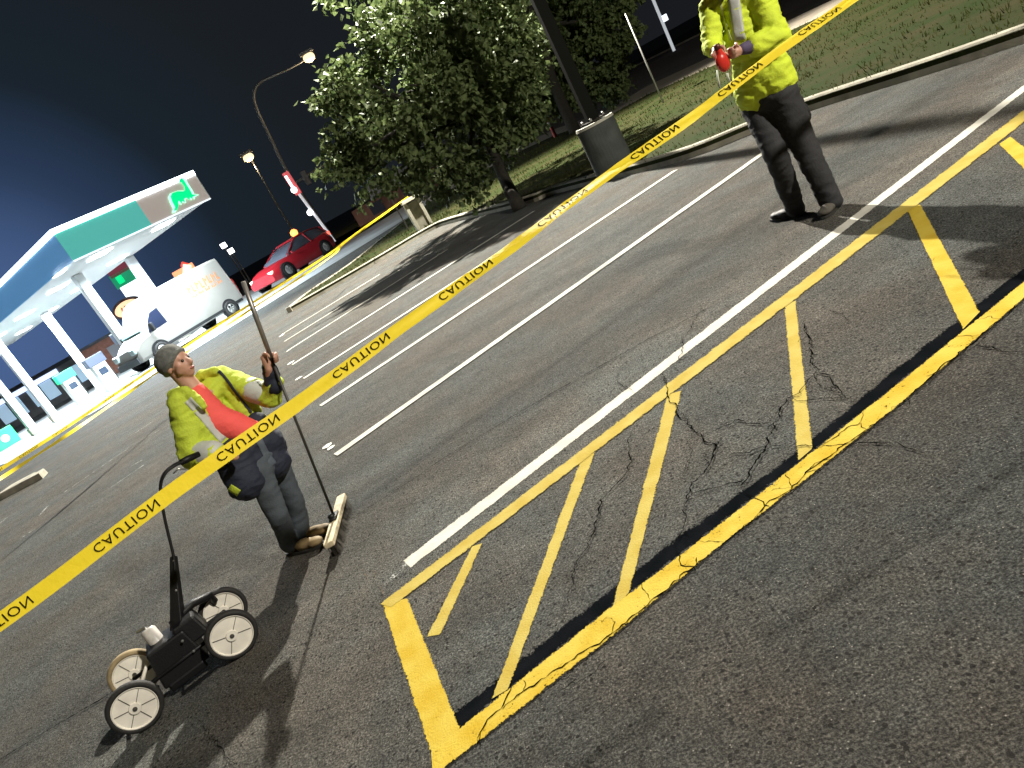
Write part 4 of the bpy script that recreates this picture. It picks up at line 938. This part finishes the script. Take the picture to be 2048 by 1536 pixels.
# ------------------------------------------------------------ filling station canopy
def glow(name, col, s): return mat(name, tuple(min(1, c) for c in col), 0.5, emit=col, estr=s)
ZC = 4.6
def canopy():
    c1, c2 = gp(147, 522, ZC), gp(420, 397, ZC); c1.z = c2.z = 0; e = (c2 - c1); Wd = e.length; e.normalize(); f = Vector((-e.y, e.x, 0))       # f: long side, running away to the left
    Ln = 30.0; top = 5.82; root = empty('station_canopy', c1 + e * Wd / 2 + f * 8 + Vector((0, 0, -.6)), 'flat white lit filling station canopy with green panel and green animal emblem', 'canopy')
    rot = Matrix((e, f, Vector((0, 0, 1)))).transposed(); mid = c1 + e * Wd / 2 + f * Ln / 2
    white = mat('canopy_white', (0.82, 0.84, 0.84), 0.5); blue = mat('canopy_side_blue_white', (0.20, 0.30, 0.42), 0.4); teal = mat('canopy_green', (0.02, 0.24, 0.16), 0.35, emit=(0.10, 0.44, 0.41), estr=.85)
    gr = mat('canopy_sign_panel', (0.55, 0.50, 0.47), 0.4, emit=(0.55, 0.46, 0.42), estr=.40); bl = mat('canopy_side_panel', (0.14, 0.28, 0.42), 0.4, emit=(0.06, 0.17, 0.34), estr=1.0)
    MB().box(mid + Vector((0, 0, ZC + .12)), (Wd - .1, Ln - .1, .22), rot).build('soffit', white, root)
    MB().box(mid + Vector((0, 0, top - .25)), (Wd - .2, Ln - .2, .2), rot).build('roof', mat('dark_roof', (0.05, .05, .055), .8), root)
    # fascia panels, 6 cm thick, butted end to end
    t = .06; H = top - ZC - .16; zc = ZC + .02 + H / 2
    def panel(a0, a1, m, along=e, start=c1, inward=f):
        return MB().box(start + along * (a0 + a1) / 2 + inward * t / 2 + Vector((0, 0, zc)), (a1 - a0, t, H), Matrix((along, inward, Vector((0, 0, 1)))).transposed()).build('fascia_panel', m, root)
    k = Wd * .54; panel(0, k, teal); panel(k + .004, Wd, gr)
    cv = MB(); pts = []
    for i in range(9):
        a = -.5 + i / 8; pts.append(c1 + e * (k - .02 + .30 * (.25 - a * a) * -1.2 + .26) - f * .004 + Vector((0, 0, zc + a * H)))
    panel(.05, Ln, bl, f, c1, e); panel(.05, Ln, white, f, c2, -e)
    panel(.07, Wd - .07, white, e, c1 + f * Ln, -f)
    led = glow('led_white', (0.80, 0.92, 1.0), 7.0)
    for st, al, L_, inw in ((c1, e, Wd, f), (c1 + f * .001, f, Ln, e)):
        MB().box(st + al * L_ / 2 + inw * .02 + Vector((0, 0, top - .08)), (L_ + .05, .12, .18), Matrix((al, inw, Vector((0, 0, 1)))).transposed()).build('light_strip', led, root)
    MB().box(c1 + e * (Wd / 2) + Vector((0, 0, ZC - .01)) - f * .02, (Wd, .05, .05), rot).build('lower_trim', glow('led_dim', (.8, .92, 1.0), 1.2), root)
    MB().box(c2 + e * .01 + Vector((0, 0, zc)), (.03, .06, H + .1), rot).build('corner_trim', white, root)
    # emblem: long necked animal silhouette with a glowing outline, as on the sign
    S_ = [(0, .02), (.03, .30), (.08, .52), (.20, .62), (.42, .60), (.60, .50), (.70, .52), (.765, .66), (.76, .90), (.69, .93), (.70, 1.0), (.78, 1.06), (.85, 1.02), (.87, .90), (.86, .62), (.86, .40), (.84, .22), (.98, .12), (.80, .12), (.76, .04), (.70, .16), (.64, .05), (.58, .20), (.46, .18), (.42, .04), (.36, .16), (.30, .04), (.26, .22), (.20, .16), (.12, 0), (.0, -.12), (-.12, -.10)]
    o0 = c1 + e * Wd * .74 + Vector((0, 0, ZC + .16)); sx, sz = Wd * .185, H * .80
    em = MB().extrude([o0 - f * .05 + e * x * sx + Vector((0, 0, z * sz + .06)) for x, z in S_], -f * .03); em.build('emblem', glow('emblem_green', (0.0, 0.62, 0.20), 1.3), root)
    cx, cz = .4, .42
    MB().extrude([o0 - f * .02 + e * ((x - cx) * 1.13 + cx + (.035 if x > cx else -.035)) * sx + Vector((0, 0, ((z - cz) * 1.10 + cz) * sz + .06)) for x, z in S_], -f * .03).build('emblem_halo', glow('halo_green', (0.40, 1.0, 0.62), 1.5), root)
    # columns
    cols = [gp(257, 515, ZC), gp(152, 550, ZC), gp(88, 625, ZC)]
    for p in (gp(117, 842, -.65), gp(75, 868, -.65)): cols.append(p)
    colm = mat('column_white', (0.74, 0.76, 0.78), 0.45)
    for p in cols:
        z0 = gz(p.x, p.y); cl = MB().box((p.x, p.y, (z0 + ZC) / 2), (.38, .38, ZC - z0 - .02), rot).build('column', colm, root, False, .02)
        MB().box((p.x, p.y, z0 + .25), (.50, .50, .4), rot).build('base', M_conc, cl, False, .02)
    # recessed lights and their real light
    lens = glow('soffit_light', (0.92, 1.0, 1.0), 9.0)
    for i in range(5):
        for j in (0.27, 0.75):
            p = c1 + e * Wd * j + f * (1.6 + i * 5.2) + Vector((0, 0, ZC - .03))
            MB().box(p, (.8, .8, .03), rot).build('soffit_light', lens, root)
        q = c1 + e * Wd * .5 + f * (1.6 + i * 5.2) + Vector((0, 0, ZC - .12))
        d = lamp('soffit_glow', 'AREA', q, 3000, (0.80, 0.93, 1.0), 3.0); d.data.spread = R(170)
    lamp('added_corner_fill', 'SPOT', c1 + f * 2.5 + e * .15 + Vector((0, 0, ZC - .12)), 4200, (0.72, 0.86, 1.0), .5, (-12.5, 20, 0), spot_size=R(112), spot_blend=1.0)  # added spot without a fixture, brightens the dim ground outside the corner
    return c1, e, f, Wd, rot, cols
c1, ce, cf, cW, crot, ccols = canopy()
fc = MB(); q0 = c1 - ce * 3.5 - cf * 2.5; nn_ = 24
for j in range(nn_ + 1):
    for i in range(nn_ + 1):
        p = q0 + ce * (cW + 22) * i / nn_ + cf * 34 * j / nn_; fc.v.append((p.x, p.y, gz(p.x, p.y) + .02))
for j in range(nn_):
    for i in range(nn_): o_ = j * (nn_ + 1) + i; fc.face((o_, o_ + 1, o_ + nn_ + 2, o_ + nn_ + 1))
struct(fc.build('forecourt', mat('pale_forecourt_concrete', (.32, .33, .33), .7, var=.18, vscale=.5, bump=.3), None, True))
M_kw = mat('pale_island', (0.55, 0.56, 0.52), 0.8)
def pump(p, lab, green=False):
    z0 = gz(p.x, p.y) + .12; p = Vector((p.x, p.y, z0)); root = empty('fuel_pump', p, lab, 'fuel pump', 'fuel pumps under the canopy')
    MB().box(p + Vector((0, 0, .75)), (.7, .5, 1.5), crot).build('body', mat('pump_white', (.6, .62, .6), .4, var=.15, vscale=3), root, False, .03)
    MB().box(p + Vector((0, 0, 1.75)), (.95, .55, .5), crot).build('header', glow('pump_head_green', (.02, .5, .2), .8) if green else mat('pump_dark', (.05, .06, .09), .4), root, False, .02)
    MB().box(p + crot @ Vector((0, -.262, 1.1)), (.42, .02, .34), crot).build('screen', mat('screen_dark', (.02, .03, .05), .15), root)
    h = MB(); a = p + crot @ Vector((.38, -.1, 1.25)); h.tube(smooth_path([a, a + Vector((.12, -.1, -.5)), a + Vector((.05, -.05, -.95)), a + Vector((-.05, -.1, -.3))], 5), .022, 8); h.build('hose', mat('tyre_rubber', (.014, .013, .012), .75), root, True)
    MB().box(p + Vector((0, 0, -.06)), (1.1, 2.0, .14), crot).build('island', M_kw, root, False, .03)
base = c1 + ce * cW * .5
for i, lab in enumerate(('white fuel pump under the canopy, hidden partly by the nearest columns', 'middle white fuel pump under the canopy between the slanting columns', 'farthest fuel pump with glowing green header at the picture edge')):
    pump(base + cf * (7.5 + 4.8 * i), lab, i == 2)
def green_box():
    p = gp(22, 893, -.5); root = empty('sign_box', (p.x, p.y, gz(p.x, p.y)), 'low glowing green sign box with pale disc beside the leftmost column', 'lit sign')
    MB().box((p.x, p.y, .0), (1.15, .3, .95), crot).build('case', glow('case_green', (.02, .55, .16), .7), root, False, .04)
    MB().lathe(Vector((p.x, p.y, .0)) - cf * .16, -cf, [(0, 0), (0, .20), (.02, .20), (.02, 0)], 20).build('disc', glow('disc_pale', (.55, .95, .65), 1.2), root)
green_box()
# shop behind, dim, with lit windows
def shop():
    c = at(20, 800, 62); z0 = -.65; root = empty('station_shop', (c.x - 2, 64, z0), 'low shop building with lit windows behind the fuel pumps', 'shop')
    M = mat('shop_wall', (0.16, 0.15, 0.15), .8, var=.15, vscale=2); cx, cy = c.x - 4, 66
    MB().box((cx, cy, z0 + 1.3), (22, 6, 2.6)).build('wall', M, root); MB().box((cx, cy, z0 + 2.7), (22.8, 6.8, .3)).build('roof', mat('shop_roof', (.05, .05, .06), .7), root)
    for i in range(7):
        w = MB().box((cx - 9 + i * 3, cy - 3.03, z0 + 1.3), (2.2, .06, 1.5)).build('window', glow('lit_window', (.55, .78, 1.0), 1.1 if i % 3 else .5), root)
        MB().box((cx - 9 + i * 3, cy - 3.08, z0 + 1.3), (.08, .05, 1.5)).build('mullion', mat('dark_frame', (.02, .02, .025), .5), w)
    MB().box((cx + 5, cy - 3.1, z0 + 2.3), (6, .1, .4)).build('lit_band', glow('lit_band', (.6, .7, 1.0), 1.6), root)
shop()
def small_house():
    c = at(212, 715, 58); z0 = -.6; root = empty('brick_hut', (c.x, 60, z0), 'small reddish brown flat building seen between the canopy columns', 'building')
    MB().box((c.x, 60, z0 + 1.3), (4.2, 3.5, 2.6)).build('wall', mat('brown_brick', (0.20, 0.085, 0.06), .85, var=.2, vscale=4), root); MB().box((c.x, 60, z0 + 2.7), (4.5, 3.8, .2)).build('roof', mat('shop_roof', (.05, .05, .06), .7), root)
    MB().box((c.x + .8, 58.2, z0 + 1.0), (.9, .06, 1.9)).build('door', mat('grey_door', (.2, .2, .22), .5), root)
small_house()
# station price pylon seen between two columns
def price_pylon():
    c = at(247, 552, 62); b = Vector((c.x + .3, 62, -.6)); root = empty('price_pylon', b, 'tall station price sign: dark red and green boxes over two white price panels', 'sign')
    mid = at(262, 566, 62); st = at(236, 532, 62)
    for (px_, py_, w, h, m, nm) in ((240, 533, 1.9, 1.1, glow('dull_red', (.18, .03, .05), .6), 'top_box'), (252, 553, 2.1, 1.15, glow('sign_green', (.01, .28, .13), .7), 'brand_box'), (263, 574, 1.7, .75, glow('panel_white', (.85, .92, 1.0), 1.6), 'price_panel'), (272, 588, 1.7, .7, glow('panel_white', (.85, .92, 1.0), 1.6), 'price_panel')):
        p = at(px_, py_, 62); bx = MB().box((b.x - .2, 62, p.z), (w, .35, h)).build(nm, m, root, False, .03)
        if nm == 'brand_box': MB().box((b.x - .6, 61.8, p.z), (.5, .05, .6)).build('emblem', glow('emblem_green', (0.0, 0.62, 0.20), 1.3), bx, False, .02)
    for s in (-.8, .8): MB().tube([(b.x - .2 + s * .8, 62.1, -.65), (b.x - .2 + s * .8, 62.1, st.z)], .09, 8).build('leg', M_galv, root)
price_pylon()
def oval_sign():
    c = at(256, 616, 58); root = empty('oval_sign', (c.x, 58, -.6), 'oval restaurant sign, glowing cream with a dark brown rim, above the van bonnet', 'sign')
    el = lambda a, b_, y: [c + Vector((a * math.cos(t * PI / 20), y, b_ * math.sin(t * PI / 20))) for t in range(40)]
    MB().extrude(el(1.22, .74, .12), (0, -.16, 0)).build('rim', mat('dark_brown', (.06, .025, .02), .5), root)
    i = MB().extrude(el(1.0, .54, -.045), (0, -.05, 0)).build('face', glow('cream_face', (1.0, .62, .36), 1.2), root)
    for dx, dz, r in ((-.42, .0, .10), (-.14, .0, .16), (.14, .0, .08), (.40, .0, .16)): MB().box(c + Vector((dx, -.115, dz)), (r * 1.15, .02, .5), Matrix.Rotation(R(20), 3, 'Y')).build('letter', glow('sign_orange_brown', (.45, .12, .03), .6), root)
    MB().tube([(c.x, 58.1, -.65), (c.x, 58.1, c.z - .9)], .12, 8).build('post', M_galv, root)
oval_sign()
def orange_sign():
    c = at(372, 548, 60); root = empty('lit_orange_sign', (c.x, 60, -.3), 'glowing orange and red roadside sign rising over the van roof', 'sign')
    MB().box(c, (1.7, .3, 1.1)).build('case', glow('sign_orange', (1.0, .34, .16), 1.5), root, False, .05)
    MB().box(c + Vector((.25, -.2, .15)), (.6, .08, 1.0), Matrix.Rotation(R(35), 3, 'Y')).build('shape', glow('sign_pale', (1.0, .75, .62), 1.5), root, False, .05)
    MB().box(c + Vector((.30, .0, .62)), (.5, .25, .4), Matrix.Rotation(R(45), 3, 'Y')).build('peak', glow('sign_red', (.75, .08, .05), 1.1), root, False, .05)
    MB().tube([(c.x, 60.1, -.35), (c.x, 60.1, c.z - .5)], .10, 8).build('post', M_galv, root)
orange_sign()

# ------------------------------------------------------------ van and car
def side_shape(prof, w, bev=.06): pass
def vehicle_frame(o, fwd):
    fwd = fwd.normalized(); left = Vector((-fwd.y, fwd.x, 0)); return lambda x, y, z: o + fwd * x + left * y + Vector((0, 0, z))
def wheel(root, Pf, x, y, r, w, tyre, rimm, sgn):
    c = Pf(x, y, r); ax = (Pf(0, sgn, 0) - Pf(0, 0, 0)).normalized()
    wl = MB().lathe(c, ax, [(-w / 2, r * .62), (-w / 2, r * .93), (-w * .3, r), (w * .3, r), (w / 2, r * .93), (w / 2, r * .62), (w * .3, r * .6), (-w / 2, r * .62)], 28).build('wheel', tyre, root, True)
    rm = MB().lathe(c, ax, [(w * .25, r * .62), (w * .5, r * .60), (w * .42, r * .3), (w * .55, r * .14), (w * .55, 0)], 24)
    for k in range(5):
        a = k * 2 * PI / 5; u = Vector((0, 0, 1)); v = ax.cross(u); d = u * math.cos(a) + v * math.sin(a); rm.tube([c + ax * w * .48 + d * r * .12, c + ax * w * .50 + d * r * .58], r * .07, 6)
    rm.build('rim', rimm, wl, True)
def hull(name, rings, m, root, smooth=True, bevel=0.0, mats=None):
    """loft of equal-length rings"""
    mb = MB(); n = len(rings[0])
    for r in rings: mb.v += [tuple(p) for p in r]
    for i in range(len(rings) - 1):
        for k in range(n): mb.face((i * n + k, i * n + (k + 1) % n, (i + 1) * n + (k + 1) % n, (i + 1) * n + k))
    mb.face(list(range(n))[::-1]); mb.face([(len(rings) - 1) * n + k for k in range(n)])
    return mb.build(name, m, root, smooth, bevel)
def body_ring(Pf, x, wb, wt, z0, zs, zt, r=.12):
    """cross section at x: half widths at sill/shoulder wb and roof wt"""
    pts = []
    for s in (1, -1):
        q = [(wb * .93, z0), (wb, z0 + .12), (wb, zs), (wt + (wb - wt) * .25, zs + (zt - zs) * .6), (wt, zt - r * .8), (wt - r * .35, zt - r * .25), (wt - r, zt)]
        if s < 0: q = q[::-1]
        pts += [Pf(x, s * a, b) for a, b in q]
    return pts
M_tyre = mat('tyre_rubber', (.014, .013, .012), .75); M_rim = mat('alloy_rim', (.45, .45, .44), .35, metal=.7); M_glassd = mat('dark_glass', (.008, .012, .028), .35, spec=.3); M_glasst = mat('reflecting_windscreen', (.20, .36, .36), .12)
def van():
    fwd = Vector((-.60, -.80, 0)).normalized(); rear = at(500, 612, 35.2); O = Vector((rear.x, rear.y, 0)) ; left = Vector((-fwd.y, fwd.x, 0))
    # the near side is the vehicle's left; put the origin on the centre line at the rear
    hw = 1.0; O = O - left * hw; sc = 1.0; z0_ = 0.0
    root = empty('delivery_van', O + fwd * 2.9, 'white high-roofed delivery van with orange lettering on its side', 'van')
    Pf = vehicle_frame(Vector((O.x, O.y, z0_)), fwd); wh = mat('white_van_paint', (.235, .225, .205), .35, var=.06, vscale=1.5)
    L = 5.9; zt = 2.62; rings = []
    for x, wb, wt, zs, ztt, z0 in ((0.0, .94, .80, 1.1, zt - .14, .42), (.06, .99, .86, 1.1, zt - .03, .36), (.5, 1.0, .87, 1.1, zt, .36), (2.5, 1.0, .87, 1.1, zt, .34), (3.9, 1.0, .87, 1.1, zt - .02, .34), (4.25, 1.0, .84, 1.12, zt - .12, .34), (4.75, .99, .76, 1.15, 1.98, .34), (5.15, .97, .80, 1.10, 1.36, .34), (5.55, .94, .76, 1.0, 1.18, .32), (5.82, .88, .62, .80, .98, .32), (5.92, .80, .50, .60, .72, .36)):
        rings.append(body_ring(Pf, x, wb, wt, z0, zs, ztt))
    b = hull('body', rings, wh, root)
    for p in b.data.polygons: p.use_smooth = True
    md = b.modifiers.new('es', 'EDGE_SPLIT'); md.split_angle = R(24)
    # near side glass, windscreen, trims
    def quad(name, pts, m, th, out):
        return MB().extrude([Pf(*p) for p in pts], out).build(name, m, root, False, .0)
    lo = (Pf(0, 1, 0) - Pf(0, 0, 0)) * .035
    quad('side_window', [(4.02, .955, 1.22), (4.98, .950, 1.20), (4.72, .905, 1.62), (4.42, .885, 1.88), (4.02, .890, 1.93)], M_glassd, .02, lo)
    fo = (Pf(1, 0, .8) - Pf(0, 0, 0)).normalized() * .03
    quad('windscreen', [(5.14, .72, 1.40), (5.14, -.72, 1.40), (4.38, -.70, 2.30), (4.38, .70, 2.30)], M_glasst, .02, fo * 1.6)
    quad('rocker_trim', [(.15, 1.0, .40), (5.0, 1.0, .40), (5.0, 1.0, .52), (.15, 1.0, .52)], mat('black_cloth', (.008, .008, .009), .8), .02, lo)
    quad('bumper', [(5.95, -.82, .34), (5.95, .82, .34), (5.95, .82, .60), (5.95, -.82, .60)], mat('dark_grey_bumper', (.05, .055, .06), .5), .02, fwd * .06)
    for s in (1, -1):
        MB().box(Pf(5.86, s * .66, .86), (.22, .34, .26), Matrix((fwd, left, Vector((0, 0, 1)))).transposed()).build('headlight', mat('headlight_glass', (.5, .6, .6), .1), root, False, .05)
        MB().box(Pf(-.02, s * .88, 1.15), (.06, .14, .6), Matrix((fwd, left, Vector((0, 0, 1)))).transposed()).build('tail_light', mat('tail_red', (.3, .02, .02), .3), root, False, .02)
        MB().box(Pf(4.85, s * 1.16, 1.35), (.12, .22, .36), Matrix((fwd, left, Vector((0, 0, 1)))).transposed()).build('mirror', mat('black_cloth', (.008, .008, .009), .8), root, False, .04)
    for x in (.95, 4.95):
        for s in (1, -1):
            MB().lathe(Pf(x, s * .90, .36), Pf(0, s, 0) - Pf(0, 0, 0), [(0, 0), (0, .44), (.105, .44), (.105, 0)], 28).build('wheel_arch', mat('arch_black', (.006, .006, .007), .9), root)
            wheel(root, Pf, x, s * .93, .35, .22, M_tyre, M_rim, s)
    for x in (2.2, 3.85): quad('door_seam', [(x, 1.0, .60), (x + .02, 1.0, .60), (x + .02, .90, 2.1), (x, .90, 2.1)], mat('seam_grey', (.22, .21, .2), .6), .01, lo * .35)
    # lettering (illegible in the photograph): two slanting lines of orange strokes
    og = mat('orange_lettering', (.50, .17, .06), .5)
    mb = None
    for row, (z, n, w) in enumerate(((1.90, 8, .19), (1.52, 10, .13))):
        for i in range(n):
            x = 2.3 - i * (.235 if row == 0 else .19); lt = MB()
            zz = z + .02 * ((i * 7) % 3 - 1); y = .935 - (z - 1.1) * .055 + .035
            lt.extrude([Pf(x, y, zz - w), Pf(x - .05, y, zz - w), Pf(x - .10, y - .004, zz + w), Pf(x - .04, y - .004, zz + w)], lo * .3)
            if i % 2: lt.extrude([Pf(x - .07, y, zz - w), Pf(x - .16, y, zz - w), Pf(x - .17, y, zz - w * .55), Pf(x - .07, y, zz - w * .55)], lo * .3)
            else: lt.extrude([Pf(x - .10, y - .002, zz + w * .1), Pf(x - .18, y - .002, zz + w * .1), Pf(x - .20, y - .003, zz + w * .55), Pf(x - .11, y - .003, zz + w * .55)], lo * .3)
            lt.build('letter', og, root)
van()
def car():
    f0, r0 = gp(524, 580, .45), gp(680, 482, .55); fwd = Vector((f0.x - r0.x, f0.y - r0.y, 0)); 
    wf, wr = gp(560, 572, 0), gp(643, 520, 0); fwd = (wf - wr); fwd.z = 0; wb = fwd.length; fwd.normalize(); left = Vector((-fwd.y, fwd.x, 0)); k = wb / 2.65 * .92
    O = wr - fwd * .75 - left * .80 * k; root = empty('red_car', O + fwd * wb / 2, 'small red hatchback with lit lamps on the street behind the yellow tape', 'car')
    P0 = vehicle_frame(Vector((O.x, O.y, 0)), fwd); Pf = lambda x, y, z: P0(x * k, y * k, z * max(1.0, k * .92))
    red = mat('red_car_paint', (.46, .022, .032), .28)
    lower = []
    for x, wbd, wt, zs, zt, z0 in ((-.86, .70, .66, .60, .88, .36), (-.78, .80, .72, .62, .98, .26), (-.4, .86, .76, .66, 1.02, .22), (.6, .87, .78, .66, .97, .20), (1.9, .87, .78, .66, .94, .20), (2.7, .85, .72, .62, .90, .20), (3.2, .80, .62, .58, .80, .22), (3.42, .70, .50, .50, .68, .28)):
        lower.append(body_ring(Pf, x, wbd, wt, z0, zs, zt, .08))
    b = hull('body', lower, red, root); b.modifiers.new('es', 'EDGE_SPLIT').split_angle = R(45)
    cab = []
    for x, wbd, wt, zt in ((-.74, .72, .60, 1.05), (-.45, .74, .58, 1.38), (.1, .75, .58, 1.46), (1.0, .75, .58, 1.45), (1.5, .74, .60, 1.30), (2.15, .72, .64, .96)):
        cab.append([Pf(x, wbd, .90), Pf(x, wt + .06, (zt + .9) / 2 + .1), Pf(x, wt, zt - .03), Pf(x, wt - .1, zt), Pf(x, -wt + .1, zt), Pf(x, -wt, zt - .03), Pf(x, -wt - .06, (zt + .9) / 2 + .1), Pf(x, -wbd, .90)])
    hull('cabin_glass', cab, mat('car_glass', (.10, .11, .14), .1, spec=.8), root)
    rf = [[Pf(x, w, z), Pf(x, 0, z + .03), Pf(x, -w, z), Pf(x, -w, z + .035), Pf(x, 0, z + .06), Pf(x, w, z + .035)] for x, w, z in ((-.55, .56, 1.37), (.1, .58, 1.455), (1.0, .58, 1.445), (1.2, .56, 1.40))]
    hull('roof', rf, red, root)
    for s in (1, -1):
        for a, c in (((-.55, .63, 1.35), (-.72, .76, .98)), ((.55, .60, 1.45), (.5, .78, .95)), ((1.25, .60, 1.40), (2.15, .76, .95))):
            MB().tube([Pf(a[0], a[1] * s, a[2]), Pf(c[0], c[1] * s, c[2])], .035, 6).build('pillar', red, root)
        MB().box(Pf(3.30, s * .56, .64), (.22, .30, .16), Matrix((fwd, left, Vector((0, 0, 1)))).transposed()).build('headlight', glow('headlight_warm', (1.0, .75, .6), 1.3), root, False, .03)
        MB().box(Pf(-.80, s * .66, .88), (.20, .24, .24), Matrix((fwd, left, Vector((0, 0, 1)))).transposed()).build('tail_light', glow('tail_light_lit', (1.0, .20, .14), 1.4), root, False, .03)
        for x in (0, 2.65):
            MB().lathe(Pf(x, s * .79, .33), Pf(0, s, 0) - Pf(0, 0, 0), [(0, 0), (0, .40 * k), (.09 * k, .40 * k), (.09 * k, 0)], 24).build('wheel_arch', mat('arch_black', (.006, .006, .007), .9), root)
            wheel(root, Pf, x, s * .82, .32 * k, .2, M_tyre, M_rim, s)
    MB().box(Pf(2.0, .92, .98), (.10, .14, .12)).build('mirror', red, root, False, .03)
car()

# ------------------------------------------------------------ street lamps, signals, far things
M_pole = mat('lamp_pole_grey', (.16, .16, .15), .5, metal=.3)
def street_lamp(path, r, lens_at, lens_r, lab, base, nm='street_lamp', col=(1.0, .76, .42), s=1.7, pw=1600):
    root = empty(nm, base, lab, 'street lamp'); P = smooth_path(path, 6); n = len(P)
    MB().tube(P, [r * (1.25 - .7 * i / n) for i in range(n)], 8).build('pole', M_pole, root, True)
    hd = MB().box(lens_at + Vector((0, 0, lens_r * .9)), (lens_r * 2.6, lens_r * 1.6, lens_r * .6)).build('head', M_pole, root, False, .05)
    vs, fs = ico(2); lamp('street_glow', 'POINT', lens_at - Vector((0, 0, lens_r * 2.2)), 600, (1, .72, .42), .3)
    MB().add([lens_at + Vector((v.x * lens_r * 1.1, v.y * lens_r * .9, v.z * lens_r * .8)) for v in vs], fs).build('lens', glow('sodium_lens', col, s), hd, True)
    return root
b = Vector((at(652, 452, 60).x, 60, 0))
r1 = street_lamp([b, at(612, 400, 60), at(575, 345, 60), at(540, 275, 60), at(512, 215, 60), at(508, 185, 60), at(520, 165, 60), at(545, 152, 60), at(585, 134, 60), at(612, 118, 60)], .12, at(618, 115, 60), .42, 'tall curved-arm street lamp with warm light and a signal arm', b)
arm = MB(); arm.tube([at(592, 366, 60), at(630, 342, 60), at(690, 305, 60), at(760, 262, 60)], [.13, .10, .08, .06], 8); arm.build('signal_arm', M_pole, r1, True)
for a in ((610, 352), (640, 345)):
    p = at(*a, 60); sg = MB().box(p - Vector((0, 0, .15)), (.42, .35, 1.1)).build('signal_head', mat('signal_black', (.10, .10, .09), .5), r1, False, .03)
b = Vector((at(582, 452, 72).x, 72, 0))
street_lamp([b, at(560, 420, 72), at(535, 375, 72), at(508, 328, 72), at(500, 317, 72)], .09, at(497, 315, 72), .46, 'shorter straight street lamp with warm light, left of the curved one', b)
def tall_sign():
    b = at(648, 447, 55); root = empty('post_sign', (b.x, 55, 0), 'self-glowing white post with a red topped sign beside the curved lamp pole', 'sign')
    top = at(572, 348, 55); MB().tube([Vector((b.x, 55, 0)), at(592, 380, 55)], .10, 8).build('post', glow('post_painted_glow', (.75, .8, .85), .55), root)  # post is no lamp: its material glows in place of light falling on it
    MB().tube([at(598, 388, 55), at(570, 345, 55)], .30, 4).build('sign_case', glow('sign_dull_red', (.55, .09, .10), .9), root)
    MB().tube([at(592, 385, 54.8), at(571, 352, 54.8)], .10, 6).build('tube_light', glow('tube_white', (1, .95, .95), 2.5), root)
    for a in ((620, 425), (588, 380)): MB().lathe(at(*a, 54.8), (0, -1, 0), [(0, 0), (0, .22), (.1, .2), (.12, 0)], 12).build('floodlight', glow('flood_white', (1, 1, 1), 4), root)
tall_sign()
def beacon():
    p = at(588, 466, 52); root = empty('orange_beacon', (p.x, 52, 0), 'round orange warning light glowing just behind the red car roof', 'warning light')
    MB().tube([(p.x, 52, 0), (p.x, 52, p.z - .15)], .05, 8).build('post', M_pole, root); vs, fs = ico(2)
    MB().add([p + v * .26 for v in vs], fs).build('lens', glow('beacon_orange', (1.0, .22, .05), 5), root, True)
    lamp('beacon_glow', 'POINT', p + Vector((0, -.5, 0)), 120, (1, .3, .08), .3)
beacon()
for a, lab in (((447, 491), 'left one of two tiny white floodlights on thin poles above the van'), ((462, 502), 'right one of two tiny white floodlights on thin poles above the van')):
    p = at(*a, 78); root = empty('floodlight', (p.x, 78, 0), lab, 'floodlight', 'floodlights above the van')
    MB().tube([(p.x, 78, 0), (p.x, 78, p.z - .2)], .06, 6).build('pole', M_pole, root); MB().box(p, (.55, .3, .5)).build('head', glow('flood_white', (1, 1, 1), 4), root, False, .05)
def far_house():
    base = Vector((at(835, 400, 56).x, 58, 0)); root = empty('brick_building', base, 'low brown brick building with pale grey roof edge, behind the pedestal under the tree', 'building')
    a, b = at(712, 440, 56), at(1010, 300, 56); cx, w = (a.x + b.x) / 2, (b.x - a.x); zr = 1.9
    MB().box((cx, 58, zr * .35), (w, 4, zr * .7)).build('wall', mat('brown_brick2', (.16, .075, .05), .85, var=.2, vscale=3), root)
    MB().box((cx - w * .05, 57.9, zr * .7 + .55), (w * .62, 4.4, 1.1)).build('roof', mat('pale_roof', (.26, .28, .28), .6, var=.1, vscale=2), root)
    for i in range(4): MB().box((cx - w * .35 + i * w * .22, 55.96, .75), (1.0, .08, .8)).build('window', mat('dark_glass', (.015, .03, .07), .08), root)
far_house()
def bright_post():
    a = at(1328, 52, 62); t = at(1296, -20, 62); root = empty('thin_lamp_post', (a.x, 62, 0), 'thin self-glowing white post beside the street near the upper edge', 'post')
    MB().tube([(a.x, 62, 0), (a.x, 62, t.z)], .13, 8).build('post', glow('post_painted_glow', (.75, .8, .85), .55), root)  # brightness of the post is put into its material as a glow
    MB().box((a.x + .3, 62, at(1326, 38, 62).z), (.4, .3, .5)).build('box', glow('panel_white', (.85, .92, 1.0), 1.6), root, False, .04)
bright_post()
